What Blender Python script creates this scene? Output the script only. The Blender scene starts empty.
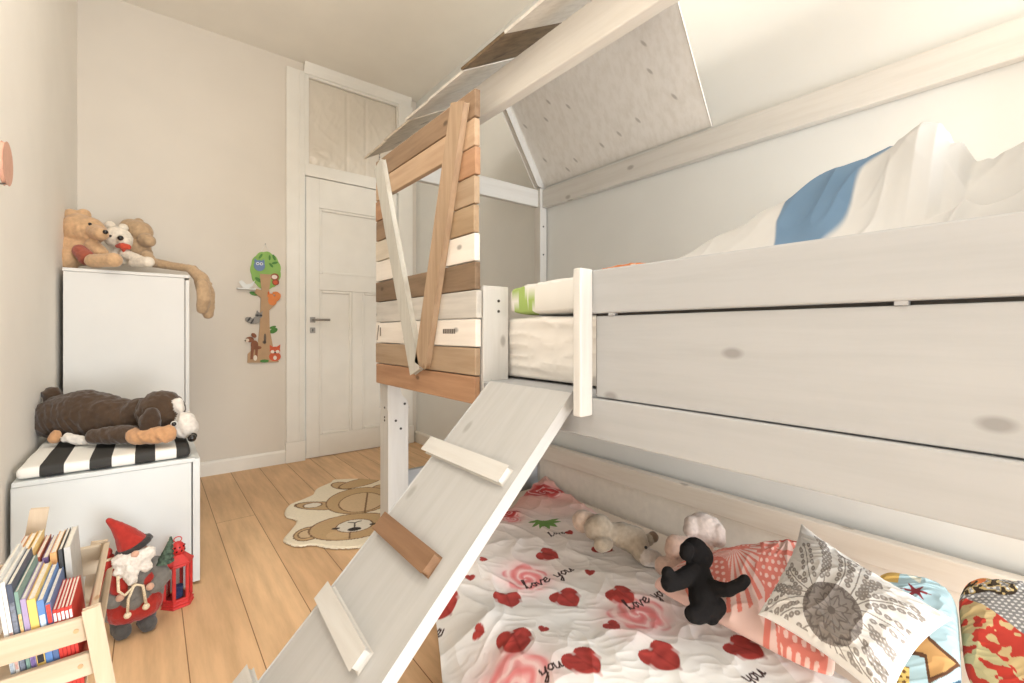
import bpy, bmesh, math, random
import numpy as np
from mathutils import Vector, Matrix, noise as mnoise
random.seed(7)
SC = bpy.context.scene
COL = SC.collection
R = math.radians

# ------------------------------------------------------------------ materials
def lin(c):
    return tuple(((x/255)/12.92 if x/255 <= .04045 else ((x/255+.055)/1.055)**2.4) for x in c)
def lin4(c): return lin(c)+(1.0,)
def newmat(name, col=(200,200,200), rough=.6, spec=.3, metal=0):
    m = bpy.data.materials.new(name); m.use_nodes = True
    b = m.node_tree.nodes['Principled BSDF']
    b.inputs['Base Color'].default_value = lin4(col)
    b.inputs['Roughness'].default_value = rough
    b.inputs['Specular IOR Level'].default_value = spec
    b.inputs['Metallic'].default_value = metal
    return m, m.node_tree, b
def N(nt, t, **k):
    n = nt.nodes.new(t)
    for a, v in k.items(): setattr(n, a, v)
    return n
def ramp(nt, src, stops):
    r = N(nt, 'ShaderNodeValToRGB'); e = r.color_ramp.elements
    while len(e) < len(stops): e.new(.5)
    for i, (p, c) in enumerate(stops):
        e[i].position = p; e[i].color = c if len(c) == 4 else tuple(c)+(1,)
    nt.links.new(src, r.inputs[0]); return r.outputs[0]
def coords(nt, scale=(1,1,1), loc=(0,0,0), src='Object'):
    tc = N(nt, 'ShaderNodeTexCoord'); mp = N(nt, 'ShaderNodeMapping')
    mp.inputs['Scale'].default_value = scale; mp.inputs['Location'].default_value = loc
    nt.links.new(tc.outputs[src], mp.inputs[0]); return mp.outputs[0]
def mix(nt, f, a, b):
    n = N(nt, 'ShaderNodeMix', data_type='RGBA')
    for s, v in ((0, f), (6, a), (7, b)):
        if hasattr(v, 'links'): nt.links.new(v, n.inputs[s])
        else: n.inputs[s].default_value = v
    return n.outputs[2]
def bump(nt, b, src, strength=.2, dist=.002):
    n = N(nt, 'ShaderNodeBump'); n.inputs['Strength'].default_value = strength; n.inputs['Distance'].default_value = dist
    nt.links.new(src, n.inputs['Height']); nt.links.new(n.outputs[0], b.inputs['Normal'])
def noise(nt, v, scale, detail=3, rough=.5):
    n = N(nt, 'ShaderNodeTexNoise'); n.inputs['Scale'].default_value = scale
    n.inputs['Detail'].default_value = detail; n.inputs['Roughness'].default_value = rough
    nt.links.new(v, n.inputs['Vector']); return n.outputs['Fac']

def plain(name, col, rough=.6, var=.06, scale=30, bmp=.1, spec=.3, metal=0):
    m, nt, b = newmat(name, col, rough, spec, metal)
    v = coords(nt); f = noise(nt, v, scale)
    lo = lin4([c*(1-var) for c in col]); hi = lin4([min(255, c*(1+var*.6)) for c in col])
    c = ramp(nt, f, [(.3, lo), (.7, hi)]); nt.links.new(c, b.inputs['Base Color'])
    if bmp: bump(nt, b, noise(nt, v, scale*8, 2), bmp, .001)
    return m
def wood(name, base, dark, axis='Y', knot=None, rough=.55, grain=.6, kn=1.0, loc=(0,0,0), kscale=5.0):
    m, nt, b = newmat(name, base, rough, .25)
    ln, ac = 1.2, 16.0
    sc = {'X': (ln, ac, ac), 'Y': (ac, ln, ac), 'Z': (ac, ac, ln)}[axis]
    v = coords(nt, sc, loc)
    f = noise(nt, v, 2.2, 5, .6)
    c = ramp(nt, f, [(.32, lin4(dark)), (.32+.36*grain+.05, lin4(base))])
    if knot:
        sx = N(nt, 'ShaderNodeSeparateXYZ'); nt.links.new(coords(nt, (1,1,1), (loc[0]+.37, loc[1]+.11, loc[2]+.23)), sx.inputs[0])
        gi = 'XYZ'.index(axis); oi = [i for i in range(3) if i != gi]
        ad = N(nt, 'ShaderNodeMath', operation='ADD'); nt.links.new(sx.outputs[oi[0]], ad.inputs[0]); nt.links.new(sx.outputs[oi[1]], ad.inputs[1])
        ml = N(nt, 'ShaderNodeMath', operation='MULTIPLY'); nt.links.new(sx.outputs[gi], ml.inputs[0]); ml.inputs[1].default_value = .55
        cx_ = N(nt, 'ShaderNodeCombineXYZ'); nt.links.new(ml.outputs[0], cx_.inputs[0]); nt.links.new(ad.outputs[0], cx_.inputs[1]); vk = cx_.outputs[0]
        vo = N(nt, 'ShaderNodeTexVoronoi', voronoi_dimensions='2D'); vo.inputs['Scale'].default_value = kscale
        nt.links.new(vk, vo.inputs['Vector'])
        kf = ramp(nt, vo.outputs['Distance'], [(.035*kn, (1,1,1)), (.075*kn, (0,0,0))])
        sep = N(nt, 'ShaderNodeSeparateColor'); nt.links.new(vo.outputs['Color'], sep.inputs[0])
        gt = N(nt, 'ShaderNodeMath', operation='GREATER_THAN'); gt.inputs[1].default_value = .45
        nt.links.new(sep.outputs[0], gt.inputs[0])
        mu = N(nt, 'ShaderNodeMath', operation='MULTIPLY'); nt.links.new(kf, mu.inputs[0]); nt.links.new(gt.outputs[0], mu.inputs[1])
        mv = N(nt, 'ShaderNodeMath', operation='MULTIPLY'); nt.links.new(mu.outputs[0], mv.inputs[0]); mv.inputs[1].default_value = .75
        c = mix(nt, mv.outputs[0], c, lin4(knot))
    nt.links.new(c, b.inputs['Base Color'])
    bump(nt, b, f, .12, .001)
    return m
def vcmat(name, rough=.85, bscale=400, bstr=.25, bdist=.0008, sheen=0, var=0, vscale=25):
    m, nt, b = newmat(name, (200,200,200), rough, .15)
    a = N(nt, 'ShaderNodeVertexColor', layer_name='Col')
    c = a.outputs[0]; v = coords(nt)
    if var:
        f = noise(nt, v, vscale, 4)
        g = ramp(nt, f, [(.3, (1-var,)*3+(1,)), (.7, (1+var*.5,)*3+(1,))])
        n = N(nt, 'ShaderNodeMix', data_type='RGBA', blend_type='MULTIPLY'); n.inputs[0].default_value = 1
        nt.links.new(c, n.inputs[6]); nt.links.new(g, n.inputs[7]); c = n.outputs[2]
    nt.links.new(c, b.inputs['Base Color'])
    if bstr: bump(nt, b, noise(nt, v, bscale, 2), bstr, bdist)
    b.inputs['Sheen Weight'].default_value = sheen
    return m

# ------------------------------------------------------------------ mesh building
class MB:
    def __init__(s): s.v = []; s.f = []
    def add(s, vs, fs):
        b = len(s.v); s.v += [tuple(p) for p in vs]; s.f += [tuple(b+i for i in f) for f in fs]; return s
    def box(s, x0, x1, y0, y1, z0, z1):
        return s.obox((x0,y0,z0), (x1-x0,0,0), (0,y1-y0,0), (0,0,z1-z0))
    def obox(s, o, a, b, c):
        o, a, b, c = map(Vector, (o, a, b, c))
        vs = [o, o+a, o+a+b, o+b, o+c, o+a+c, o+a+b+c, o+b+c]
        fs = [(0,3,2,1), (4,5,6,7), (0,1,5,4), (1,2,6,5), (2,3,7,6), (3,0,4,7)]
        if a.cross(b).dot(c) < 0: fs = [f[::-1] for f in fs]
        return s.add(vs, fs)
    def prism(s, poly, d):
        """poly: 3-D points of a planar outline, d: thickness vector"""
        P = [Vector(p) for p in poly]; d = Vector(d); n = len(P)
        nor = Vector((0,0,0))
        for i in range(n): nor += (P[i]-P[0]).cross(P[(i+1) % n]-P[0])
        if nor.dot(d) > 0: P = P[::-1]
        return s.add(P+[p+d for p in P], [tuple(range(n)), tuple(range(2*n-1, n-1, -1))]+[(i, n+i, n+(i+1) % n, (i+1) % n)[::-1] for i in range(n)])
    def tube(s, pts, r, n=10, cap=True):
        P = [Vector(p) for p in pts]; rs = r if isinstance(r, (list, tuple)) else [r]*len(P)
        b = len(s.v); up = Vector((.13,.21,.97))
        for i, p in enumerate(P):
            t = (P[min(i+1, len(P)-1)]-P[max(i-1, 0)]).normalized()
            u = up-t*up.dot(t)
            if u.length < .1: u = Vector((1,0,0))-t*t.x
            u.normalize(); w = t.cross(u)
            for k in range(n):
                a = 2*math.pi*k/n; s.v.append(tuple(p+(u*math.cos(a)+w*math.sin(a))*rs[i]))
        for i in range(len(P)-1):
            for k in range(n):
                k2 = (k+1) % n
                s.f.append((b+i*n+k, b+i*n+k2, b+(i+1)*n+k2, b+(i+1)*n+k))
        if cap:
            s.f.append(tuple(b+k for k in range(n))[::-1]); e = b+(len(P)-1)*n
            s.f.append(tuple(e+k for k in range(n)))
        return s
    def lathe(s, prof, c=(0,0,0), n=20, ax=None):
        """prof: (radius, height) list round the z axis through c"""
        b = len(s.v); c = Vector(c)
        for r, h in prof:
            for k in range(n):
                a = 2*math.pi*(k+.5)/n; s.v.append(tuple(c+Vector((r*math.cos(a), r*math.sin(a), h))))
        for i in range(len(prof)-1):
            for k in range(n):
                k2 = (k+1) % n; s.f.append((b+i*n+k, b+i*n+k2, b+(i+1)*n+k2, b+(i+1)*n+k))
        s.f.append(tuple(b+k for k in range(n))[::-1]); e = b+(len(prof)-1)*n; s.f.append(tuple(e+k for k in range(n)))
        return s
    def ell(s, c, r, n=14, m=10, rot=None):
        b = len(s.v); c = Vector(c); M = rot or Matrix.Identity(3)
        if not hasattr(r, '__len__'): r = (r,)*3
        for i in range(m+1):
            th = math.pi*i/m
            for k in range(n):
                a = 2*math.pi*k/n
                s.v.append(tuple(c+M @ Vector((r[0]*math.sin(th)*math.cos(a), r[1]*math.sin(th)*math.sin(a), r[2]*math.cos(th)))))
        for i in range(m):
            for k in range(n):
                k2 = (k+1) % n; s.f.append((b+i*n+k, b+(i+1)*n+k, b+(i+1)*n+k2, b+i*n+k2))
        return s

def wloc(p):
    v = Vector((0,0,0))
    while p is not None: v += p.location; p = p.parent
    return v
def link(name, me, mat=None, parent=None, loc=None, local=False, smooth=False, bevel=0, seg=2):
    o = bpy.data.objects.new(name, me); COL.objects.link(o)
    if parent is not None: o.parent = parent
    if loc is not None: o.location = loc
    if mat: me.materials.append(mat)
    if smooth: me.polygons.foreach_set('use_smooth', [True]*len(me.polygons))
    if bevel:
        m = o.modifiers.new('Bevel', 'BEVEL'); m.width = bevel; m.segments = seg; m.limit_method = 'ANGLE'; m.angle_limit = R(40)
    return o
def obj(name, mb, mat, parent=None, bevel=0, smooth=False, local=False, seg=2):
    """world-coordinate mesh -> object; the origin goes to the thing's base (or the parent's origin)"""
    vs = np.array(mb.v, float)
    if parent is not None:
        off = np.zeros(3) if local else np.array(wloc(parent)); loc = None
    else:
        lo, hi = vs.min(0), vs.max(0); off = np.array([(lo[0]+hi[0])/2, (lo[1]+hi[1])/2, lo[2]]); loc = Vector(off)
    me = bpy.data.meshes.new(name); me.from_pydata([tuple(p) for p in vs-off], [], mb.f); me.update()
    return link(name, me, mat, parent, loc, local, smooth, bevel, seg)
def tag(o, label=None, cat=None, group=None, kind=None):
    if label: o['label'] = label
    if cat: o['category'] = cat
    if group: o['group'] = group
    if kind: o['kind'] = kind
    return o
def thing(name, label, cat, loc, group=None, rot=None):
    o = bpy.data.objects.new(name, None); COL.objects.link(o); o.location = loc; o.empty_display_size = .05
    if rot: o.rotation_euler = rot
    return tag(o, label, cat, group)
def setcol(me, C):
    a = me.color_attributes.new('Col', 'FLOAT_COLOR', 'POINT')
    a.data.foreach_set('color', np.c_[C, np.ones(len(C))].astype(np.float32).ravel())
def L(*c): return np.array(lin(c))

# smooth value noise for cloth and prints
_rng = np.random.RandomState(3); _T = _rng.rand(256, 256)
def vn(x, y, s=1.0, seed=0):
    x = np.asarray(x)*s+seed*17.3; y = np.asarray(y)*s+seed*9.1
    xi = np.floor(x).astype(int); yi = np.floor(y).astype(int); fx = x-xi; fy = y-yi
    fx = fx*fx*(3-2*fx); fy = fy*fy*(3-2*fy)
    g = lambda a, b: _T[a % 256, b % 256]
    return (g(xi,yi)*(1-fx)+g(xi+1,yi)*fx)*(1-fy)+(g(xi,yi+1)*(1-fx)+g(xi+1,yi+1)*fx)*fy
def fold(x, y, s=1.0, seed=0, ang=0.0, st=3.0):
    """ridged directional cloth folds, 0..1"""
    c, sn = math.cos(ang), math.sin(ang)
    u = x*c+y*sn; v = -x*sn+y*c
    u = u+.35/s*(vn(x, y, s*.7, seed+1)-.5)*2
    r = 1-np.abs(2*vn(u*st, v, s, seed)-1)
    return r**2
def seg_dist(x, y, pts):
    d = np.full(x.shape, 9.)
    for (ax, ay), (bx, by) in zip(pts[:-1], pts[1:]):
        dx, dy = bx-ax, by-ay; L2 = dx*dx+dy*dy+1e-12
        t = np.clip(((x-ax)*dx+(y-ay)*dy)/L2, 0, 1)
        d = np.minimum(d, np.hypot(x-ax-t*dx, y-ay-t*dy))
    return d
def inpoly(x, y, poly):
    r = np.zeros(x.shape, bool); n = len(poly)
    for i in range(n):
        (x1, y1), (x2, y2) = poly[i], poly[(i+1) % n]
        c = ((y1 > y) != (y2 > y)) & (x < (x2-x1)*(y-y1)/((y2-y1) or 1e-9)+x1); r ^= c
    return r
def put(C, m, col):
    m = np.asarray(m, float)
    if m.ndim == 1: m = m[:, None]
    return C*(1-m)+np.asarray(col)*m
def sstep(a, b, x):
    t = np.clip((x-a)/(b-a), 0, 1); return t*t*(3-2*t)

def grid_mesh(name, P, C, mat, parent=None, solid=0, offset=-1, keep=None):
    """P: (n,m,3) world points, C: (n,m,3) linear colours, keep: (n,m) vertices to keep"""
    n, m = P.shape[:2]
    idx = np.arange(n*m).reshape(n, m)
    q = np.stack([idx[:-1,:-1], idx[1:,:-1], idx[1:,1:], idx[:-1,1:]], -1).reshape(-1, 4)
    V = P.reshape(-1, 3); CC = C.reshape(-1, 3)
    if keep is not None:
        k = keep.reshape(-1); q = q[k[q].all(1)]
        used = np.unique(q); re = -np.ones(n*m, int); re[used] = np.arange(len(used)); V = V[used]; CC = CC[used]; q = re[q]
    if parent is None:
        lo, hi = V.min(0), V.max(0); off = np.array([(lo[0]+hi[0])/2, (lo[1]+hi[1])/2, lo[2]]); loc = Vector(off)
    else: off = np.array(wloc(parent)); loc = None
    me = bpy.data.meshes.new(name); me.from_pydata((V-off).tolist(), [], q.tolist()); me.update(); setcol(me, CC)
    o = link(name, me, mat, parent, loc, smooth=True)
    if solid:
        s = o.modifiers.new('Solidify', 'SOLIDIFY'); s.thickness = solid; s.offset = offset
    return o

def pillow(name, quad, thick, colfn, mat, label, cat='pillow', group=None, res=160, back=.6, pinch=.06, seed=0, wr=.004, parent=None, pw=.55, rnd=0):
    A, B, Cc, D = [np.array(p, float) for p in quad]
    n, m = res, int(res*.8)
    u, v = np.meshgrid(np.linspace(0, 1, n), np.linspace(0, 1, m), indexing='ij')
    su, sv = 2*u-1, 2*v-1
    uu = u-su*pinch*.5*(1-sv**2); vv = v-sv*pinch*.5*(1-su**2)
    if rnd: uu, vv = .5+.5*su*np.sqrt(1-rnd*sv**6/2), .5+.5*sv*np.sqrt(1-rnd*su**6/2)
    P = (1-uu)[..., None]*((1-vv)[..., None]*A+vv[..., None]*D)+uu[..., None]*((1-vv)[..., None]*B+vv[..., None]*Cc)
    nor = np.cross(B-A, D-A)+np.cross(Cc-D, Cc-B); nor /= np.linalg.norm(nor)
    if nor[2] < 0: nor = -nor
    w1 = np.linalg.norm(B-A); w2 = np.linalg.norm(D-A)
    f = (np.clip(1-np.abs(su)**2.6, 0, 1)*np.clip(1-np.abs(sv)**2.6, 0, 1))**pw
    x, y = u*w1, v*w2
    edge = np.clip(1-f, 0, 1)*f*4
    h = thick*f+wr*(fold(x, y, 9, seed, .4)-.3)*np.minimum(1, f*3)+wr*1.2*(fold(x, y, 22, seed+3, 1.2)-.3)*edge
    Pf = P+h[..., None]*nor; Pb = P-(thick*back*f)[..., None]*nor
    # metric uv for prints
    C = colfn(x.ravel(), y.ravel(), u.ravel(), v.ravel(), w1, w2)
    V = np.concatenate([Pf.reshape(-1, 3), Pb.reshape(-1, 3)]); CC = np.concatenate([C, C])
    idx = np.arange(n*m).reshape(n, m); bi = idx+n*m
    bd = np.zeros((n, m), bool); bd[0] = bd[-1] = True; bd[:, 0] = bd[:, -1] = True
    bi = np.where(bd, idx, bi)
    q1 = np.stack([idx[:-1,:-1], idx[1:,:-1], idx[1:,1:], idx[:-1,1:]], -1).reshape(-1, 4)
    q2 = np.stack([bi[:-1,:-1], bi[:-1,1:], bi[1:,1:], bi[1:,:-1]], -1).reshape(-1, 4)
    q = np.concatenate([q1, q2]); used = np.unique(q); re = -np.ones(len(V), int); re[used] = np.arange(len(used))
    V, CC, q = V[used], CC[used], re[q]
    lo, hi = V.min(0), V.max(0); off = np.array([(lo[0]+hi[0])/2, (lo[1]+hi[1])/2, lo[2]])
    me = bpy.data.meshes.new(name); me.from_pydata((V-off).tolist(), [], q.tolist()); me.update(); setcol(me, CC)
    bm = bmesh.new(); bm.from_mesh(me); bmesh.ops.recalc_face_normals(bm, faces=bm.faces); bm.to_mesh(me); bm.free()
    o = link(name, me, mat, None, Vector(off), smooth=True)
    return tag(o, label, cat, group)

def blob(name, prims, pal, mat, parent, voxel=.004, smooth=6, fur=.0015, fscale=90, crease=0):
    """one continuous plush body grown round chains of (x,y,z,r); colour by nearest chain"""
    mb = MB(); S = []
    for col, ch in prims:
        pts = []
        for i in range(len(ch)):
            a = ch[i]
            if i == len(ch)-1: pts.append(a); break
            b = ch[i+1]; d = math.dist(a[:3], b[:3]); k = max(1, int(d/(.35*min(a[3], b[3]))))
            pts += [tuple(a[j]+(b[j]-a[j])*t/k for j in range(4)) for t in range(k)]
        for p in pts: mb.ell(p[:3], p[3], 14, 10); S.append((p, col))
    me = bpy.data.meshes.new('t'); me.from_pydata(mb.v, [], mb.f); me.update()
    o = bpy.data.objects.new('t', me); COL.objects.link(o)
    r = o.modifiers.new('r', 'REMESH'); r.mode = 'VOXEL'; r.voxel_size = voxel
    s = o.modifiers.new('s', 'SMOOTH'); s.factor = .5; s.iterations = smooth
    dg = bpy.context.evaluated_depsgraph_get(); dg.update()
    nm = bpy.data.meshes.new_from_object(o.evaluated_get(dg)); bpy.data.objects.remove(o); bpy.data.meshes.remove(me)
    n = len(nm.vertices); V = np.zeros(n*3); nm.vertices.foreach_get('co', V); V = V.reshape(-1, 3)
    Nn = np.zeros(n*3); nm.vertices.foreach_get('normal', Nn); Nn = Nn.reshape(-1, 3)
    best = np.full(n, 9.); ci = np.zeros((n, 3))
    for p, col in S:
        d = np.linalg.norm(V-np.array(p[:3]), axis=1)-p[3]; k = d < best; best[k] = d[k]; ci[k] = pal[col]
    if fur:
        if crease: V = V+Nn*(np.array([1-2*abs(mnoise.noise(Vector((p[0]*34+p[2]*18, p[1]*20, p[2]*12)))) for p in V])*crease-crease*.6)[:, None]
        dn = np.array([mnoise.noise(Vector(p)*fscale)+.6*mnoise.noise(Vector(p)*fscale*.35) for p in V]); V = V+Nn*(dn*fur)[:, None]
        ci = ci*(1+.10*dn)[:, None]
    off = np.array(wloc(parent))
    nm.name = name; nm.vertices.foreach_set('co', (V-off).ravel()); nm.update(); nm.materials.clear(); setcol(nm, np.clip(ci, 0, 1))
    return link(name, nm, mat, parent, None, smooth=True)
def base_of(prims):
    xs = np.array([p for _, ch in prims for p in ch]); z = (xs[:, 2]-xs[:, 3]).min()
    return Vector((xs[:, 0].mean(), xs[:, 1].mean(), z))
DOG = [('b',[(-0.3368,2.7215,0.6244,0.0633),(-0.2906,2.6847,0.6413,0.0928),(-0.2146,2.6243,0.654,0.1013),(-0.1387,2.5639,0.6413,0.0928),(-0.0826,2.5192,0.6287,0.0802)]),('b',[(0.0359,2.3994,0.6701,0.0856)]),('b',[(-0.033,2.4798,0.6498,0.0717)]),('b',[(-0.3287,2.7534,0.73,0.0343),(-0.3186,2.7454,0.7,0.0386)]),('w',[(0.1138,2.3247,0.6303,0.0353),(0.117,2.3221,0.6012,0.0436)]),('w',[(0.094,2.334,0.6851,0.0207),(0.0875,2.3392,0.71,0.0186)]),('w',[(-0.2569,2.5046,0.5807,0.0198),(-0.2023,2.474,0.5664,0.0159)]),('b',[(-0.1672,2.4332,0.5886,0.0316),(-0.0619,2.3495,0.5965,0.0376)]),('t',[(-0.0429,2.3087,0.5931,0.0313),(0.0,2.2746,0.5931,0.0333),(0.0493,2.2482,0.5987,0.0354)]),('t',[(-0.2941,2.5342,0.5807,0.0218),(-0.2879,2.5293,0.6004,0.0138)])]
DOG_ear = [('b',[(0.0062,2.3016,0.6826,0.0238),(0.0,2.2938,0.6449,0.0375),(0.0,2.2938,0.6213,0.0355)])]
DOG_nose = [('k',[(0.1336,2.2578,0.569,0.0155),(0.1399,2.2783,0.5726,0.0132)])]
DOG_eye = [('k',[(0.0749,2.2598,0.633,0.0088)])]
DOG_eyering = [('w',[(0.0751,2.266,0.632,0.012)])]
BEAR1 = [('b',[(-0.2938,3.3517,1.5524,0.0804),(-0.256,3.3217,1.5416,0.0751)]),('b',[(-0.2229,3.2443,1.5275,0.0396),(-0.1997,3.1875,1.5105,0.0339)]),('b',[(-0.3273,3.3785,1.6167,0.0429)]),('b',[(-0.2815,3.3931,1.6377,0.0327)]),('b',[(-0.3189,3.3718,1.4397,0.0804),(-0.2854,3.3451,1.429,0.0751)]),('b',[(-0.3371,3.3223,1.3677,0.0473),(-0.3288,3.3158,1.3992,0.0525)]),('b',[(-0.2363,3.2677,1.4555,0.0371),(-0.2023,3.2278,1.4167,0.0343)]),('b',[(-0.2265,3.1321,1.3605,0.0355),(-0.1424,3.0524,1.364,0.0364)])]
BEAR1_shirt = [('r',[(-0.2847,3.2487,1.421,0.0338),(-0.2552,3.2124,1.383,0.0388),(-0.2309,3.1931,1.3675,0.0285)])]
BEAR1_eye = [('k',[(-0.2454,3.234,1.5644,0.0078)])]
BEAR1_nose = [('k',[(-0.1799,3.1461,1.5165,0.0114)])]
BEAR2 = [('w',[(-0.1381,3.3174,1.5185,0.0634),(-0.1295,3.3105,1.5075,0.0579)]),('w',[(-0.1109,3.2574,1.496,0.0327)]),('w',[(-0.1754,3.3982,1.5941,0.028)]),('w',[(-0.1193,3.3791,1.5874,0.0254)]),('w',[(-0.1338,3.314,1.4193,0.0414),(-0.0993,3.2865,1.4082,0.0414)]),('w',[(-0.1066,3.254,1.4251,0.0273),(-0.0254,3.1638,1.3785,0.027)]),('w',[(-0.0713,3.1748,1.37,0.0215),(-0.0084,3.1119,1.3738,0.0294)])]
BEAR2_nose = [('k',[(-0.1235,3.2099,1.5031,0.0139)])]
BEAR2_eye = [('k',[(-0.1666,3.2659,1.5173,0.0075)])]
BEAR2_ribbon = [('r',[(-0.1396,3.2547,1.465,0.0108),(-0.1138,3.2213,1.4631,0.0172),(-0.0931,3.2176,1.4596,0.0162)]),('r',[(-0.1142,3.2345,1.4542,0.0087),(-0.1058,3.2277,1.4163,0.0076)])]
BEAR3 = [('t',[(-0.0872,3.4814,1.6044,0.0587),(-0.0459,3.4485,1.5868,0.0645)]),('t',[(-0.0182,3.3881,1.5338,0.0406),(-0.0045,3.3644,1.526,0.0347)]),('t',[(-0.0509,3.478,1.6503,0.0236)]),('t',[(-0.0551,3.4558,1.4929,0.0645),(-0.0413,3.4448,1.4577,0.0587)]),('t',[(-0.018,3.3496,1.436,0.0344),(0.0089,3.3154,1.4,0.0257)]),('t',[(0.0,3.3864,1.4077,0.0291),(0.1003,3.3066,1.3844,0.0233),(0.1816,3.2291,1.3684,0.0232),(0.2307,3.1773,1.3121,0.0376),(0.2533,3.1593,1.2196,0.0462),(0.2578,3.1557,1.1561,0.0405),(0.2623,3.1521,1.104,0.0289)]),('t',[(0.2066,3.3243,1.384,0.018),(0.2488,3.2906,1.318,0.018),(0.2817,3.2645,1.288,0.0132)]),('t',[(0.2343,3.0978,1.2711,0.0311),(0.2387,3.0943,1.1864,0.0367),(0.2307,3.1134,1.1304,0.0284)])]
GREY = [('g',[(1.3157,1.1256,0.2714,0.0467),(1.3011,1.1373,0.264,0.0411)]),('g',[(1.2721,1.0836,0.2323,0.027),(1.294,1.079,0.2312,0.0254)]),('g',[(1.38,1.0744,0.2415,0.0467),(1.4151,1.0465,0.2229,0.0504),(1.41,1.025,0.2135,0.0406)]),('p',[(1.3107,1.2063,0.2689,0.0425),(1.3243,1.1827,0.2692,0.0346)]),('g',[(1.3508,1.0977,0.2453,0.0411)]),('w',[(1.4018,0.9804,0.189,0.0306),(1.4331,0.9683,0.1768,0.029)]),('g',[(1.3989,1.0083,0.1974,0.0328),(1.4075,0.9887,0.1804,0.029)]),('n',[(1.5139,1.0318,0.2115,0.0212)]),('g',[(1.4903,1.0378,0.2046,0.0229)])]
GREY_eye = [('k',[(1.335,0.9377,0.2588,0.0055)])]
BUNNY = [('w',[(1.538,0.8465,0.3022,0.0534),(1.5547,0.8332,0.2915,0.0552)]),('w',[(1.5484,0.7936,0.3068,0.0244),(1.5413,0.7864,0.2765,0.0225)]),('w',[(1.498,0.8656,0.3242,0.0248),(1.4767,0.857,0.3081,0.0245)]),('p',[(1.5052,0.847,0.2264,0.0563),(1.4797,0.829,0.1995,0.0552)]),('p',[(1.4327,0.8536,0.2697,0.0291),(1.3789,0.8581,0.2905,0.0269),(1.3762,0.8602,0.2669,0.0286)]),('p',[(1.4091,0.8469,0.208,0.0288),(1.3525,0.8791,0.2131,0.0319)]),('p',[(1.5283,0.7903,0.1926,0.0311),(1.5347,0.7725,0.1771,0.0274)])]
BLACK = [('k',[(1.256,0.7131,0.355,0.0383),(1.2652,0.7057,0.3403,0.0398)]),('k',[(1.2099,0.7114,0.3752,0.0202),(1.2076,0.7132,0.3608,0.0187)]),('k',[(1.2418,0.6988,0.3182,0.0319),(1.213,0.6706,0.2967,0.0366),(1.1794,0.6463,0.2751,0.0382)]),('k',[(1.2047,0.69,0.3196,0.0255),(1.1485,0.6964,0.3132,0.0235),(1.1158,0.7096,0.3104,0.0234)]),('k',[(1.1225,0.717,0.3326,0.018),(1.1222,0.7045,0.3132,0.0192)]),('k',[(1.1985,0.631,0.3023,0.0218),(1.1929,0.5844,0.3196,0.0171),(1.2096,0.5583,0.3409,0.0157),(1.2178,0.5518,0.3514,0.0144)]),('k',[(1.1762,0.636,0.2593,0.0378),(1.1383,0.6406,0.2501,0.0253),(1.1253,0.6445,0.2532,0.0225)]),('k',[(1.2022,0.6217,0.2563,0.0271),(1.1723,0.6199,0.239,0.02)])]
LW, LWIN, LFL, LCE, LEX, LFI = .75, 95, 1.0, 11.5, .74, 16
# ------------------------------------------------------------------ shared materials
def wallmat(name, col):
    return plain(name, col, .9, .012, 3, .05, .1)
M_wall = wallmat('warm white wall paint', (238,232,222))
M_wallr = wallmat('white wall paint', (231,231,227))
M_ceil = wallmat('ceiling paint', (245,239,228))
M_trim = plain('white gloss paint', (236,231,221), .4, .015, 6, .03, .4)
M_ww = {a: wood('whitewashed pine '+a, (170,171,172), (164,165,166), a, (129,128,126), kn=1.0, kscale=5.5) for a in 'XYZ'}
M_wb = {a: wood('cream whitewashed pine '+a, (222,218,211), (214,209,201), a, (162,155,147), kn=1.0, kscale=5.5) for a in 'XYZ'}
M_wp = wood('whitewashed post', (208,206,202), (200,197,192), 'Z', (155,150,144), kn=1.0, kscale=5.5)
M_plainwhite = plain('white lacquer', (218,222,221), .35, .01, 5, .02, .45)
M_carcass = plain('white furniture board', (216,213,207), .4, .01, 5, .02, .4)
M_dark = plain('dark screw', (70,64,60), .5, .1)
M_steel = plain('brushed steel', (150,145,138), .35, .08, 60, .05, .5, .8)

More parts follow.
